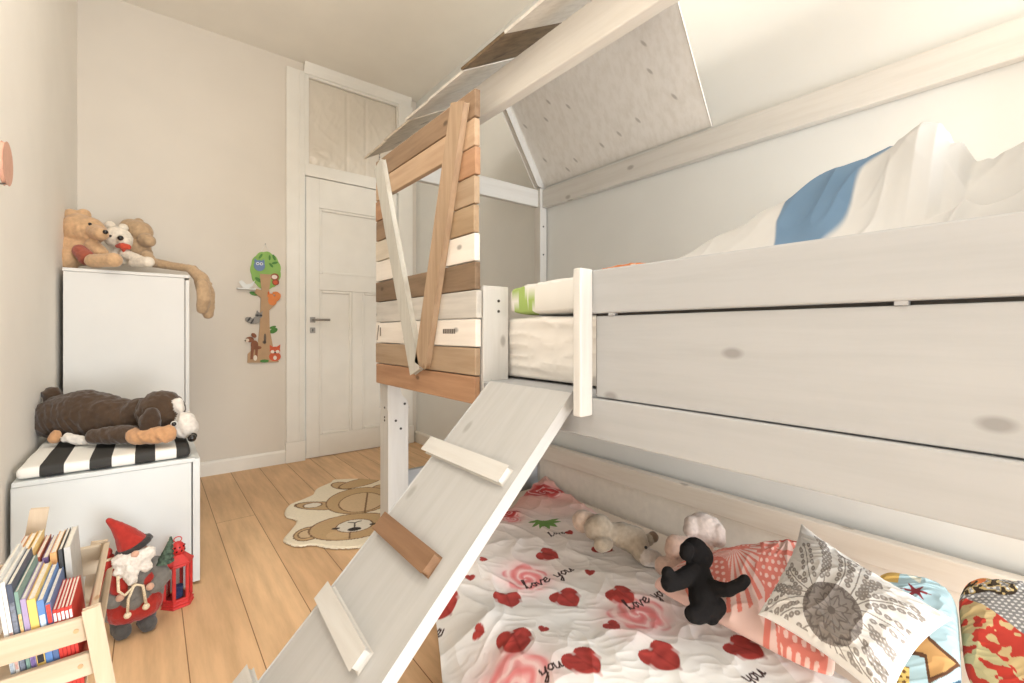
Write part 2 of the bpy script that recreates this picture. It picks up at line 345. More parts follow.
# ------------------------------------------------------------------ the room
XL, XR, YB, ZC = -.345, 1.905, 3.80, 3.10
def struct(name, mb, mat, parent=None, bevel=0):
    o = obj(name, mb, mat, parent, bevel)
    if parent is None: o['kind'] = 'structure'
    return o
def floor_mat():
    m, nt, b = newmat('oak plank floor', (190,150,108), .5, .3)
    tc = N(nt, 'ShaderNodeTexCoord'); sp = N(nt, 'ShaderNodeSeparateXYZ'); nt.links.new(tc.outputs['Object'], sp.inputs[0])
    cb = N(nt, 'ShaderNodeCombineXYZ')
    nt.links.new(sp.outputs[1], cb.inputs[0]); nt.links.new(sp.outputs[0], cb.inputs[1])
    mp = N(nt, 'ShaderNodeMapping'); mp.inputs['Location'].default_value = (.55, FX, 0); nt.links.new(cb.outputs[0], mp.inputs[0])
    br = N(nt, 'ShaderNodeTexBrick'); br.offset = .37; br.offset_frequency = 2
    for k, v in (('Scale', 1), ('Brick Width', 4.6), ('Row Height', .18), ('Mortar Size', .0016), ('Mortar Smooth', .2), ('Bias', 0)): br.inputs[k].default_value = v
    br.inputs['Color1'].default_value = lin4((219,181,140)); br.inputs['Color2'].default_value = lin4((231,195,153)); br.inputs['Mortar'].default_value = lin4((140,102,68))
    nt.links.new(mp.outputs[0], br.inputs['Vector'])
    v = coords(nt, (9, .9, 9)); f = noise(nt, v, 2.5, 6, .62)
    g = ramp(nt, f, [(.3, (.80,.77,.74,1)), (.65, (1.06,1.05,1.04,1))])
    v2 = coords(nt, (1.6, .8, 1)); f2 = noise(nt, v2, 2, 3); g2 = ramp(nt, f2, [(.35, (.90,.88,.86,1)), (.65, (1.04,1.04,1.04,1))])
    c = br.outputs[0]
    for gg in (g, g2):
        n = N(nt, 'ShaderNodeMix', data_type='RGBA', blend_type='MULTIPLY'); n.inputs[0].default_value = 1
        nt.links.new(c, n.inputs[6]); nt.links.new(gg, n.inputs[7]); c = n.outputs[2]
    nt.links.new(c, b.inputs['Base Color'])
    bump(nt, b, f, .08, .001)
    return m
fx0 = (XL-.15+XR+.05)/2
FX = (fx0-.09) % .18
struct('floor', MB().box(XL-.15, XR+.05, -2.9, YB+.05, -.06, 0), floor_mat())
struct('ceiling', MB().box(XL-.15, XR+.05, -2.9, YB+.05, ZC, ZC+.06), M_ceil)
XLF = lambda y: -.345-.0168*(YB-y)
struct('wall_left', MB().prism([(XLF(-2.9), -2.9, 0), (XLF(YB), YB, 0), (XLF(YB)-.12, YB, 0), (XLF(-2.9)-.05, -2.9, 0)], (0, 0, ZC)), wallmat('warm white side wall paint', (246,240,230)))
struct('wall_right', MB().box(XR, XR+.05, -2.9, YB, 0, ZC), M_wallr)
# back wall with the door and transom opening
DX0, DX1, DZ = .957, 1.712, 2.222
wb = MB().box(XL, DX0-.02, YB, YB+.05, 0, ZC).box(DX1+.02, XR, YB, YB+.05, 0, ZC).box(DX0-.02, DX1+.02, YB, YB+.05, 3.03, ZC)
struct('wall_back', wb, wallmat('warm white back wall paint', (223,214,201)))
struct('baseboard_back', MB().prism([(XL, YB-.018, 0), (XL, YB, 0), (XL, YB, .10), (XL, YB-.010, .10), (XL, YB-.018, .085)], (.812-XL, 0, 0)), M_trim)
struct('baseboard_right', MB().prism([(XR-.018, 2.2, 0), (XR, 2.2, 0), (XR, 2.2, .10), (XR-.01, 2.2, .10), (XR-.018, 2.2, .085)], (0, YB-2.2, 0)), M_trim)
# cornice strip above the transom
tr = MB().prism([(.94, YB-.05, 3.10), (.94, YB, 3.10), (.94, YB, 3.02), (.94, YB-.022, 3.02), (.94, YB-.03, 3.06)], (.90, 0, 0))
struct('trim_1', tr, M_trim)
# door set
d = thing('door_1', None, None, ((DX0+DX1)/2, YB, 0)); d['kind'] = 'structure'
fr = MB()
fr.box(.812, DX0-.012, YB-.022, YB+.04, .155, 3.03); fr.box(.806, DX0-.010, YB-.03, YB+.04, 0, .155)
fr.box(DX1+.012, 1.86, YB-.022, YB+.04, .155, 3.03); fr.box(DX1+.010, 1.868, YB-.03, YB+.04, 0, .155)
fr.box(DX0-.012, DX1+.012, YB-.018, YB+.04, DZ+.004, 2.315)
obj('door_frame', fr, M_trim, d, .004)
obj('door_frame_bead', MB().box(.90, .915, YB-.028, YB-.022, .155, 3.02), M_trim, d, .003)
lf = MB()
S0, S1, ym, yb = YB-.004, YB+.036, YB+.010, YB+.030
px = [(DX0, 1.055), (1.318, 1.403), (1.625, DX1)]
lf.box(DX0, 1.055, S0, S1, .006, DZ); lf.box(1.625, DX1, S0, S1, .006, DZ)
lf.box(1.055, 1.625, S0, S1, .006, .178); lf.box(1.055, 1.625, S0, S1, 1.335, 1.465); lf.box(1.055, 1.625, S0, S1, 1.99, DZ); lf.box(1.318, 1.403, S0, S1, .178, 1.335)
leaf = obj('door_leaf', lf, M_trim, d, .003)
for x0, x1, z0, z1 in ((1.055,1.625,1.465,1.99), (1.055,1.318,.178,1.335), (1.403,1.625,.178,1.335)):
    p = MB().box(x0, x1, ym+.004, yb, z0, z1)
    # moulding bead round the panel and a raised field
    w = .022
    p.box(x0, x0+w, S0+.004, ym+.006, z0, z1).box(x1-w, x1, S0+.004, ym+.006, z0, z1).box(x0+w, x1-w, S0+.004, ym+.006, z0, z0+w).box(x0+w, x1-w, S0+.004, ym+.006, z1-w, z1)
    obj('door_panel', p, M_trim, leaf, .006)
h = MB().box(.985, 1.025, S0-.008, S0, 1.075, 1.118).box(.985, 1.025, S0-.008, S0, .992, 1.035)
h.tube([(1.005, S0-.004, 1.097), (1.005, S0-.045, 1.097), (1.02, S0-.052, 1.097), (1.125, S0-.052, 1.097)], .009, 10)
hd = obj('door_handle', h, M_steel, d, .002)
kh = MB().box(1.0, 1.009, S0-.0095, S0-.007, 1.003, 1.024); obj('keyhole', kh, M_dark, hd)
# transom light covered with crinkled foil
t = thing('window_1', None, None, ((DX0+DX1)/2, YB, 2.315)); t['kind'] = 'structure'
tf = MB().box(DX0-.012, DX0+.02, YB-.012, YB+.035, 2.315, 3.03).box(DX1-.0, DX1+.012, YB-.012, YB+.035, 2.315, 3.03).box(DX0+.02, DX1, YB-.012, YB+.035, 2.315, 2.325).box(DX0+.02, DX1, YB-.012, YB+.035, 3.0, 3.03)
obj('window_frame', tf, M_trim, t, .003)
m, nt, b = newmat('crinkled pale foil', (222,212,197), .4, .5, .15)
bump(nt, b, noise(nt, coords(nt, (1,1,.6)), 9, 5, .6), .18, .02)
n_, m_ = 70, 62
gx, gz = np.meshgrid(np.linspace(DX0+.02, DX1, n_), np.linspace(2.325, 3.0, m_), indexing='ij')
cr = .003*fold(gx, gz, 5, 2, .9)+.0025*fold(gx, gz, 9, 5, -.5)+.012*np.exp(-((gx-1.05)**2+(gz-2.36)**2)/.012)*fold(gx, gz, 14, 1, 1.2)
cr = cr-.004*((np.abs(gx-1.28) < .008)|(np.abs(gx-1.44) < .008))
P = np.stack([gx, YB+.016-cr, gz], -1)
fo = grid_mesh('foil_pane', P, np.ones(P.shape), m, t, solid=.002, offset=1)
ch = MB()
for k in range(9): ch.ell((1.555, YB-.004, 2.36+.022*k), (.006, .004, .010), 8, 6)
obj('chain', ch, M_steel, t, smooth=True)

# ------------------------------------------------------------------ the treehouse bed
bed = thing('loft_bed', 'whitewashed wooden children\'s loft bed built like a small treehouse with a pitched roof', 'bed', (1.38, 1.0, 0))
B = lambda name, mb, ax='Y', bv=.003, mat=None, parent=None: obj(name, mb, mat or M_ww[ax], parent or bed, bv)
XF = .863
def bolts(mb, par):
    n = 10*2; k = len(mb.v)//n
    for i in range(k):
        q = MB(); q.v = mb.v[i*n:(i+1)*n]; q.f = [tuple(a-i*n for a in f) for f in mb.f if min(f) >= i*n and max(f) < (i+1)*n]; obj('bolt', q, M_dark, par)
p_ = MB().box(XF, .965, 2.005, 2.10, 0, .64)
p_.prism([(XF, 2.005, .64), (.965, 2.005, .64), (.955, 2.005, .675), (.93, 2.005, .70), (.92, 2.005, .73), (.92, 2.005, 1.40), (XF, 2.005, 1.40)], (0, .095, 0))
post = B('post', p_, 'Z', .003, M_wp)
sc_ = MB()
for x, z in ((.900,.585), (.925,.545), (.945,.66)): sc_.tube([(x, 2.006, z), (x, 2.003, z)], .006, 10)
for z in (.60, .585, .645): sc_.tube([(XF+.001, 2.045, z), (XF-.002, 2.045, z)], .005, 10)
bolts(sc_, post)
B('post', MB().box(XF, .91, 2.055, 2.10, 1.40, 1.80), 'Z')
pb = B('post', MB().box(1.845, 1.898, 2.045, 2.10, 0, 1.87), 'Z', .003, M_wb['Z'])
sc_ = MB()
for z in (1.815,): sc_.tube([(1.874, 2.046, z), (1.874, 2.042, z)], .006, 10)
for z in (1.64, 1.47): sc_.tube([(1.870, 2.046, z), (1.870, 2.042, z)], .005, 10)
bolts(sc_, pb)
B('post', MB().box(XF, .965, -.075, -.02, 0, 1.9), 'Z'); B('post', MB().box(1.845, 1.898, -.075, -.02, 0, 1.87), 'Z')
em = B('end_board', MB().box(XF, .968, 1.236, 1.262, .75, 1.155), 'Z', .003, M_wp)
sc_ = MB()
for x, z in ((.925,1.105), (.925,1.07)): sc_.tube([(x, 1.237, z), (x, 1.234, z)], .005, 10)
bolts(sc_, em)
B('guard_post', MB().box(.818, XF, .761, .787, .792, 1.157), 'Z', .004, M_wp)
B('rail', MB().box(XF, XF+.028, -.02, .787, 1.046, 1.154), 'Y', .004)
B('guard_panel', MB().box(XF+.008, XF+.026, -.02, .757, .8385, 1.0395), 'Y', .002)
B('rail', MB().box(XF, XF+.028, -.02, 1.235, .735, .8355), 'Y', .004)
M_gs = plain('grey gap shade', (104,99,94), .8)  # dark grey painted in for the shade inside the rail and panel gaps
B('gap_shade_strip', MB().box(XF+.0285, XF+.033, -.02, .757, 1.030, 1.054), mat=M_gs, bv=0); B('gap_shade_strip', MB().box(XF+.0285, XF+.033, .757, .775, .842, 1.054), mat=M_gs, bv=0)
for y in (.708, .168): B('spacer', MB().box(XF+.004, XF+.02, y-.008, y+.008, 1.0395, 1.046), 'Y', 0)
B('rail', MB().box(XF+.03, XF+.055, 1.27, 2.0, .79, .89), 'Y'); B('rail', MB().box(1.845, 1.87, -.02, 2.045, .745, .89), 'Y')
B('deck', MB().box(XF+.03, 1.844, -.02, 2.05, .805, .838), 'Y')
# lower part
B('ledge', MB().box(1.822, 1.866, -.02, 2.044, .245, .335), 'Y', .005, wood('cream pine ledge', (236,227,214), (228,217,202), 'Y', (176,164,150), kscale=5.5))
B('lower_panel', MB().box(1.842, 1.858, -.02, 2.044, .03, .244), 'Y', .002, plain('cream panel paint', (244,236,224), .5, .02))
B('lower_end_board', MB().box(.966, 1.844, 2.065, 2.095, .06, .32), 'X', .004)
# roof structure
B('beam', MB().box(1.862, 1.90, -.02, 2.044, 1.753, 1.862), 'Y', .004, M_wb['Y'])
B('beam', MB().box(.93, .97, -.02, 2.10, 1.774, 1.895), 'Y', .004, M_wb['Y'])
B('tie_beam', MB().box(.972, 1.845, 2.062, 2.098, 1.758, 1.862), 'X', .004, M_wb['X'])
def slabpoly(x0, z0, x1, z1, t, y):
    d = Vector((x1-x0, 0, z1-z0)).normalized(); n = Vector((-d.z, 0, d.x))*t
    return [(x0, y, z0), (x1, y, z1), (x1+n.x, y, z1+n.z), (x0+n.x, y, z0+n.z)]
zb = lambda x: 1.872+1.6*(1.905-x)        # inner face of the steep rear slope
zf = lambda x: 1.410+.566*x               # inner face of the shallow front slope
XG = 1.6205
B('roof_panel', MB().prism(slabpoly(1.895, zb(1.895), XG, zb(XG), -.006, 1.0), (0, 1.06, 0)), 'Z', .002, wood('whitewashed roof panel', (238,233,226), (228,222,213), 'Z', (176,169,160), kn=1.0, kscale=8))
B('rafter', MB().prism([(1.842, 2.062, zb(1.875)-.03), (1.90, 2.062, zb(1.895)-.012), (XG+.01, 2.062, zb(XG+.015)-.012), (XG-.043, 2.062, zb(XG-.01)-.03)], (0, .036, 0)), 'Z', .003, M_wb['Z'])
M_rb = {'g': wood('grey wash roof board', (222,215,205), (208,200,189), 'X', (140,128,114)), 't': wood('tan grey roof board', (210,198,180), (188,175,157), 'X', (120,104,88)),
        'w': wood('white roof board', (222,217,208), (205,199,190), 'X', (150,143,136)), 'd': wood('dark roof board', (126,108,84), (98,80,60), 'X', (70,55,40))}
spans = [(2.06,2.358,.884,'t'), (1.785,2.06,.866,'t'), (1.555,1.785,.845,'g'), (1.30,1.555,.830,'w'), (1.049,1.30,.8175,'d'), (.80,1.049,.807,'w'), (.55,.80,.812,'g'), (.30,.55,.805,'t'), (.13,.30,.808,'w')]
for y0, y1, x0, k in spans:
    B('roof_board', MB().prism(slabpoly(x0, zf(x0)+(.004 if k in 'gd' else 0), XG, zf(XG)+(.004 if k in 'gd' else 0), .008, y0+.001), (0, y1-y0-.002, 0)), 'X', 0, M_rb[k])
# facade of reclaimed planks
pal = {'brown': ((152,126,101),(132,107,84)), 'tan': ((194,165,136),(178,148,120)), 'orange': ((184,144,112),(164,124,94)), 'sand': ((176,152,126),(160,135,109)),
       'khaki': ((174,149,120),(156,131,102)), 'white': ((238,230,220),(228,219,208)), 'dark': ((136,114,92),(112,92,72)), 'grey': ((205,200,192),(186,181,174)), 'cream': ((214,203,186),(200,188,170))}
M_pk = {k: wood(k+' reclaimed plank', a, b, 'Y', tuple(int(c*.6) for c in b), kn=.9, kscale=6, grain=.7) for k, (a, b) in pal.items()}
rows = ['brown','tan','orange','sand','khaki','white','dark','grey','white','sand','orange']
stub = {2: 'orange', 3: 'brown', 4: 'cream', 5: 'white'}
XP0, XP1 = .836, .858
ZT, PH = 1.803, .0951
rj = [0,.004,-.002,.006,.012,.004,0,-.014,-.006,0,.003]; ljt = [0,0,.004,-.002,.003,0,.002,-.003,0,.003,-.002]
def brace_y(z, y0, z0, y1, z1): return y0+(y1-y0)*(z-z0)/(z1-z0)
for i, k in enumerate(rows):
    z1 = ZT-PH*i; z0 = z1-PH+.004
    yr, yl = 1.246+rj[i]*.6, 2.085+ljt[i]
    if i in stub:
        # window opening between the two braces: one short plank at either side
        ya = brace_y((z0+z1)/2, 2.02, 1.76, 1.66, .84)+.03; yb_ = brace_y((z0+z1)/2, 1.33, 1.78, 1.60, .86)-.03
        B('facade_plank', MB().box(XP0, XP1, yr, yb_, z0, z1), 'Y', .003, M_pk[k])
        B('facade_plank', MB().box(XP0, XP1, ya, yl, z0, z1), 'Y', .003, M_pk[stub[i]])
    else:
        pk = B('facade_plank', MB().box(XP0, XP1, yr, yl, z0, z1), 'Y', .003, M_pk[k])
        if i == 8:
            M_ink = plain('grey stamp ink', (112,104,96), .8)
            for q in range(7): obj('stamped_letter', MB().box(XP0-.0012, XP0+.001, 1.37+q*.0125, 1.379+q*.0125, z0+.043, z0+.060), M_ink, pk)
            obj('stamped_bar', MB().obox((XP0-.0012, 2.025, z0+.03), (.002,0,0), (0,.010,0), (0,0,.04)), M_ink, pk); obj('stamped_bar', MB().obox((XP0-.0012, 2.065, z0+.01), (.002,0,0), (0,.008,0), (0,-.02,.07)), M_ink, pk)
def brace(name, yt, zt, yb2, zb2, w, mat):
    d = Vector((0, yb2-yt, zb2-zt)).normalized(); n = Vector((0, d.z, -d.y))*w*.5
    a = Vector((XP0-.024, yt, zt)); c = Vector((XP0-.024, yb2, zb2))
    return B(name, MB().prism([a-n, a+n, c+n, c-n], (.0225, 0, 0)), 'Z', .003, mat)
brace('brace', 2.005, 1.765, 1.635, .845, .080, wood('pale grey brace', (198,195,186), (184,180,170), 'Z', (150,140,125)))
brace('brace', 1.318, 1.775, 1.590, .872, .085, wood('tan brace', (180,154,127), (160,134,108), 'Z', (130,100,70)))

# climbing ramp hooked on the bed
A_ = math.atan2(.985, 1); ramp_clear = .003
rmp = thing('ramp', 'white plank climbing ramp with wooden foot cleats leaning against the loft bed opening', 'ramp', (.853, 1.002, .842), rot=(0, -A_, 0))
LN = 1.19
M_r = wood('whitewashed ramp plank', (185,184,182), (178,177,174), "X", (155,152,147), kn=1.0, kscale=5)
obj('plank', MB().prism([(-LN, -.181, 0), (.003, -.181, 0), (-.0235, -.181, -.026), (-LN, -.181, -.026)], (0, .362, 0)), M_r, rmp, .003, local=True)
def cl(u0, u1, v0, v1, hgt, m, skew=0, name='cleat', lab=None):
    v0 -= 1.002; v1 -= 1.002; s0 = lambda u: u
    mb = MB().prism([(u0, v0, .0006), (u1, v0, .0006), (u1+skew, v1, .0006), (u0+skew, v1, .0006)], (0, 0, hgt))
    o = obj(name, mb, m, rmp, .004, local=True)
    if lab: o['label'] = lab
u_ = lambda x: (x-.853)/.712
M_c = wood('white cleat', (206,204,199), (197,193,187), 'Y', (168,162,154))
cl(u_(.648), u_(.676), .850, 1.225, .020, M_c)
cl(u_(.474), u_(.504), .886, 1.160, .024, wood('brown cleat', (140,108,82), (120,90,66), 'Y', (110,76,50)), .003, lab='brown stained cleat')
cl(u_(.325), u_(.352), .897, 1.172, .024, M_c, .014)
cl(u_(.165), u_(.193), .86, 1.238, .020, M_c)
# ------------------------------------------------------------------ bedding on the upper bed
M_cloth = vcmat('cotton bedding', .9, 900, .08, .0004, .05)
M_sheet = plain('white fitted sheet', (222,217,210), .9, .02, 12, .1, .1)
def soft_box(name, x0, x1, y0, y1, z0, z1, r, mat, label, cat, wf=None, n=60):
    """rounded cushion-like block with creased faces"""
    bm = bmesh.new(); bmesh.ops.create_cube(bm, size=1)
    for v in bm.verts: v.co = Vector(((x0+x1)/2+v.co.x*(x1-x0), (y0+y1)/2+v.co.y*(y1-y0), (z0+z1)/2+v.co.z*(z1-z0)))
    bmesh.ops.bevel(bm, geom=bm.edges[:], offset=r, segments=4, profile=.5, affect='EDGES')
    me = bpy.data.meshes.new(name)
    bmesh.ops.triangulate(bm, faces=bm.faces)
    for _ in range(7):
        e = [e for e in bm.edges if e.calc_length() > .03]
        if not e or len(bm.verts) > 40000: break
        bmesh.ops.subdivide_edges(bm, edges=e, cuts=1); bmesh.ops.triangulate(bm, faces=bm.faces)
    bm.normal_update()
    V = np.array([v.co for v in bm.verts]); Nn = np.array([v.normal for v in bm.verts])
    if wf is not None:
        d = wf(V[:, 0], V[:, 1], V[:, 2]); V = V+Nn*d[:, None]
    for v, c in zip(bm.verts, V): v.co = c
    lo, hi = V.min(0), V.max(0); off = Vector(((lo[0]+hi[0])/2, (lo[1]+hi[1])/2, lo[2]))
    bmesh.ops.translate(bm, verts=bm.verts, vec=-off); bm.to_mesh(me); bm.free()
    return tag(link(name, me, mat, None, off, smooth=True), label, cat)
soft_box('mattress', .984, 1.815, .0, 2.03, .8455, 1.043, .012, M_sheet, 'white sheeted mattress on the upper deck of the loft bed', 'mattress',
         lambda x, y, z: sstep(.85, .88, z)*np.where(x < 1.005, .009*(fold(y*.35, z, 7, 3, 1.45, 2.2)-.2)+.005*(fold(y*.5, z, 12, 6, 1.7, 2)-.3), .002*vn(x, y, 20)))
# pillow in the entry gap, with a green leaf print
def c_leaf(x, y, u, v, w1, w2):
    C = np.tile(L(226,223,217), (len(x), 1)); C *= (1-.03*vn(x, y, 30, 2))[:, None]
    return C
pw_ = pillow('pillow', [(.975,1.233,1.104), (.975,.80,1.110), (1.26,.80,1.112), (1.26,1.233,1.108)], .060, c_leaf, M_cloth,
       'white pillow printed with green leaves on the upper mattress at the entry gap', seed=4, back=.88, pinch=.0, pw=.1, res=300)
# the leaf print lies on the side of the pillow that faces the gap
me_ = pw_.data; V_ = np.zeros(len(me_.vertices)*3); me_.vertices.foreach_get('co', V_); V_ = V_.reshape(-1, 3)+np.array(pw_.location)
leaf_ = [(1.231, 1.163), (1.176, 1.162), (1.124, 1.121), (1.101, 1.099), (1.144, 1.106), (1.124, 1.074), (1.108, 1.059), (1.155, 1.054), (1.231, 1.06), (1.198, 1.084), (1.211, 1.095), (1.181, 1.101), (1.222, 1.121)]
C_ = np.zeros(len(V_)*4); me_.color_attributes['Col'].data.foreach_get('color', C_); C_ = C_.reshape(-1, 4)
k_ = inpoly(V_[:, 1], V_[:, 2], leaf_) & (V_[:, 0] < 1.02); C_[k_, :3] = L(158, 182, 104)
me_.color_attributes['Col'].data.foreach_set('color', C_.astype(np.float32).ravel())
def c_orange(x, y, u, v, w1, w2):
    C = np.tile(L(240,226,210), (len(x), 1))
    s = np.maximum(vn(x, y, 34, 3), .0); C = put(C, sstep(.42, .5, s), L(240,150,96)); C = put(C, sstep(.34, .28, u), L(240,138,84))
    return C
pillow('pillow', [(1.30,1.235,1.165), (1.30,.885,1.165), (1.50,.885,1.175), (1.50,1.235,1.175)], .083, c_orange, M_cloth,
       'orange patterned pillow just showing above the guard rail of the upper bed', seed=9, back=.6, pinch=.03, res=90)
# crumpled duvet with a blue part
n, m = 300, 330
gx, gy = np.meshgrid(np.linspace(.985, 1.80, n), np.linspace(-.015, .785, m), indexing='ij')
ys = np.array([-.02,.03,.065,.10,.125,.139,.155,.17,.196,.21,.24,.284,.36,.449,.55,.62,.70,.78,.86]); zs = np.array([1.345,1.335,1.322,1.305,1.30,1.335,1.35,1.40,1.415,1.405,1.375,1.352,1.332,1.306,1.268,1.246,1.214,1.17,1.12])
Zs = np.interp(gy, ys, zs)
ridge = np.where(gx < 1.2, 1.2-gx, gx-1.2); wd = np.where(gx < 1.2, .150, .34)
lump = np.exp(-(ridge/wd)**2.2)
zb_ = 1.095+.02*vn(gx, gy, 6, 3)
hz = zb_+(Zs-zb_)*lump
roll = np.interp(gy, [-.02,.05,.15,.25,.31,.37], [.125,.115,.095,.06,.03,0]); hz = np.maximum(hz, 1.115+roll*np.exp(-((gx-1.055)/.055)**2))
f1 = fold(gx, gy, 4, 2, .95, 2.0); f2 = fold(gx, gy, 8, 5, 1.25, 2.4); f3 = fold(gx, gy, 5, 7, -.9, 2.); f4 = fold(gx, gy, 13, 9, .8, 1.8)
amp = np.interp(gy, [0,.3,.45,.6,.85], [1.1,.8,.3,.35,.4])*np.clip((hz-1.09)/.08, .35, 1)*1.2
hz = hz+amp*(.024*(f1-.35)+.017*(f2-.35)+.008*(f3-.3)+.006*(f4-.3))
hz = np.maximum(hz, 1.078)
C = np.tile(L(200,199,197), (n, m, 1)).astype(float)
lo_ = .245+.42*(1.2-gx)*(gx < 1.2)+.012*np.sin(gx*40); hi_ = .425-.30*np.clip(1.10-gx, 0, 1)-.25*np.clip(gx-1.2, 0, 1)+.012*vn(gx, gy, 22, 8)
bl = sstep(-.002, .004, gy-lo_)*sstep(-.002, .004, hi_-gy)
C = put(C, bl[..., None], L(108,136,164)*(1-.12*vn(gx, gy, 26, 6)[..., None]))
hz = hz+.012*bl*(1-((gy-.335)/.1)**2).clip(0, 1)
P = np.stack([gx+.006*(vn(gx, gy, 14, 9)-.5), gy, hz], -1)
du = grid_mesh('duvet', P, C, M_cloth, solid=.012, offset=-1)
tag(du, 'crumpled white duvet with a blue part heaped on the upper bed', 'duvet')

# ------------------------------------------------------------------ floor mattress and printed duvet below
M_mat2 = plain('cream mattress ticking', (232,216,198), .9, .02, 10, .1, .1)
soft_box('mattress', .80, 1.80, .02, 1.99, .002, .105, .03, M_mat2, 'cream mattress on the floor under the loft bed', 'mattress')
P0, P1, P2, P3 = [np.array(p) for p in ((1.835,1.985), (.735,1.43), (.30,.12), (1.23,.02))]
n, m = 430, 700
u, v = np.meshgrid(np.linspace(0, 1, n), np.linspace(0, 1, m), indexing='ij')
XY = ((1-u)*(1-v))[..., None]*P0+(u*(1-v))[..., None]*P1+(u*v)[..., None]*P2+((1-u)*v)[..., None]*P3
X, Y = XY[..., 0], XY[..., 1]
X = X+.018*np.sin(v*9+1)*sstep(.85, 1, u)-.02*np.sin(v*7)*sstep(.9, 1, 1-u); Y = Y+.012*np.sin(u*11)*(1-v)
# keep clear of the post and boards of the bed
top = .128+.022*vn(X, Y, 5, 2)
edge = np.minimum(np.minimum(u, 1-u)*1.1, np.minimum(v, 1-v)*1.5)
h = top+.012*sstep(0, .07, edge)
dropx = sstep(.80, .60, X); h = h*(1-dropx)+.055*dropx
wr = .011*(fold(X, Y, 3.2, 3, 1.1, 1.8)-.3)+.008*(fold(X, Y, 6, 5, .3, 2.2)-.3)+.0045*(fold(X, Y, 9, 8, -.8, 2)-.3)+.0018*(fold(X, Y, 20, 11, .9, 2)-.3)
h = np.maximum(h+wr, np.where(X > .78, .122, .030))
C = np.tile(L(240,238,234), (n*m, 1)); x, y = X.ravel(), Y.ravel()
# pale pink wash towards the far corner
far = sstep(1.45, 1.95, .55*x+.75*y-.30+.18*vn(x, y, 5, 4)); C = put(C, far*.8, L(226,160,142))
C = put(C, sstep(1.1, 1.5, .55*x+.75*y-.30+.2*vn(x, y, 6, 1))*.35*(1-far), L(226,196,180))
def rose(C, cx, cy, s, col=(224,110,112)):
    dx, dy = x-cx, y-cy; r = np.hypot(dx, dy)/s; th = np.arctan2(dy, dx)
    soft = np.exp(-(r/.95)**2*1.2)*(.6+.6*vn(x, y, 40, 3)); C = put(C, np.clip(soft, 0, .9), L(236,158,158))
    if col[1] < 60: C = put(C, sstep(.95, .55, r+.15*np.sin(4*th))*.9, L(196,64,60))
    pet = sstep(.06, -.06, r-.75-.12*np.sin(5*th+cx*40)); sw = .5+.5*np.sin(r*17+th*2+3*vn(x, y, 35, 6))
    C = put(C, pet*.75*sw, L(*col)); C = put(C, pet*(sw < .12)*.6, L(246,214,210))
    return C
for cx, cy, s in ((1.018,1.207,.095), (1.152,.835,.11), (.70,.885,.12), (1.274,1.60,.05)): C = rose(C, cx, cy, s)
for cx, cy, s in ((1.655,1.80,.13), (1.30,1.66,.06)): C = rose(C, cx, cy, s, (186,48,48))
def heart(C, cx, cy, s, rot=-90, split=True):
    a = R(rot); dx, dy = (x-cx)/s, (y-cy)/s
    t = -(dx*math.cos(a)+dy*math.sin(a)); w = dx*-math.sin(a)+dy*math.cos(a)   # t grows from the tip to the lobes
    yy = t*1.15; xx = w*1.15
    f = (xx**2+yy**2-1)**3-xx**2*yy**3
    mk = sstep(.03, -.03, f)
    tone = np.clip(.75+.5*vn(x, y, 60, 5)-.25*np.exp(-(xx/.08)**2), .4, 1.15)
    return put(C, mk, L(174,66,60)*tone[:, None])
H = [(1.188,1.261,.054,-70), (.888,1.133,.056,-115), (1.050,1.030,.062,-97), (1.184,.915,.058,-95), (.872,.79,.064,-88), (1.044,.676,.066,-94), (1.243,.555,.062,-88), (.785,.965,.062,-110),
     (.735,1.257,.055,-100), (1.395,1.17,.052,-75), (1.53,1.10,.05,-80), (1.05,.43,.06,-92), (.66,.62,.06,-92), (.86,.5,.06,-88), (.58,1.0,.05,-92)]
for cx, cy, s, r in H: C = heart(C, cx, cy, s*.82, r)
for cx, cy, s, r in ((.862,1.315,.018,-120), (.739,1.076,.018,-60), (1.209,1.08,.018,-140), (1.048,.845,.026,-90), (.88,.964,.016,-150), (1.376,1.34,.018,-100), (.96,1.37,.016,-40), (1.32,.78,.016,-90)): C = heart(C, cx, cy, s, r)
# green leaves
for k in range(7):
    a = 2.6+k*.55; cx, cy = 1.37+.03*math.cos(a), 1.49+.03*math.sin(a); dx, dy = x-cx, y-cy
    p = dx*math.cos(a)+dy*math.sin(a); q = -dx*math.sin(a)+dy*math.cos(a)
    C = put(C, (np.abs(q) < .013*(1-(p/.045)**2)), L(112,150,78))
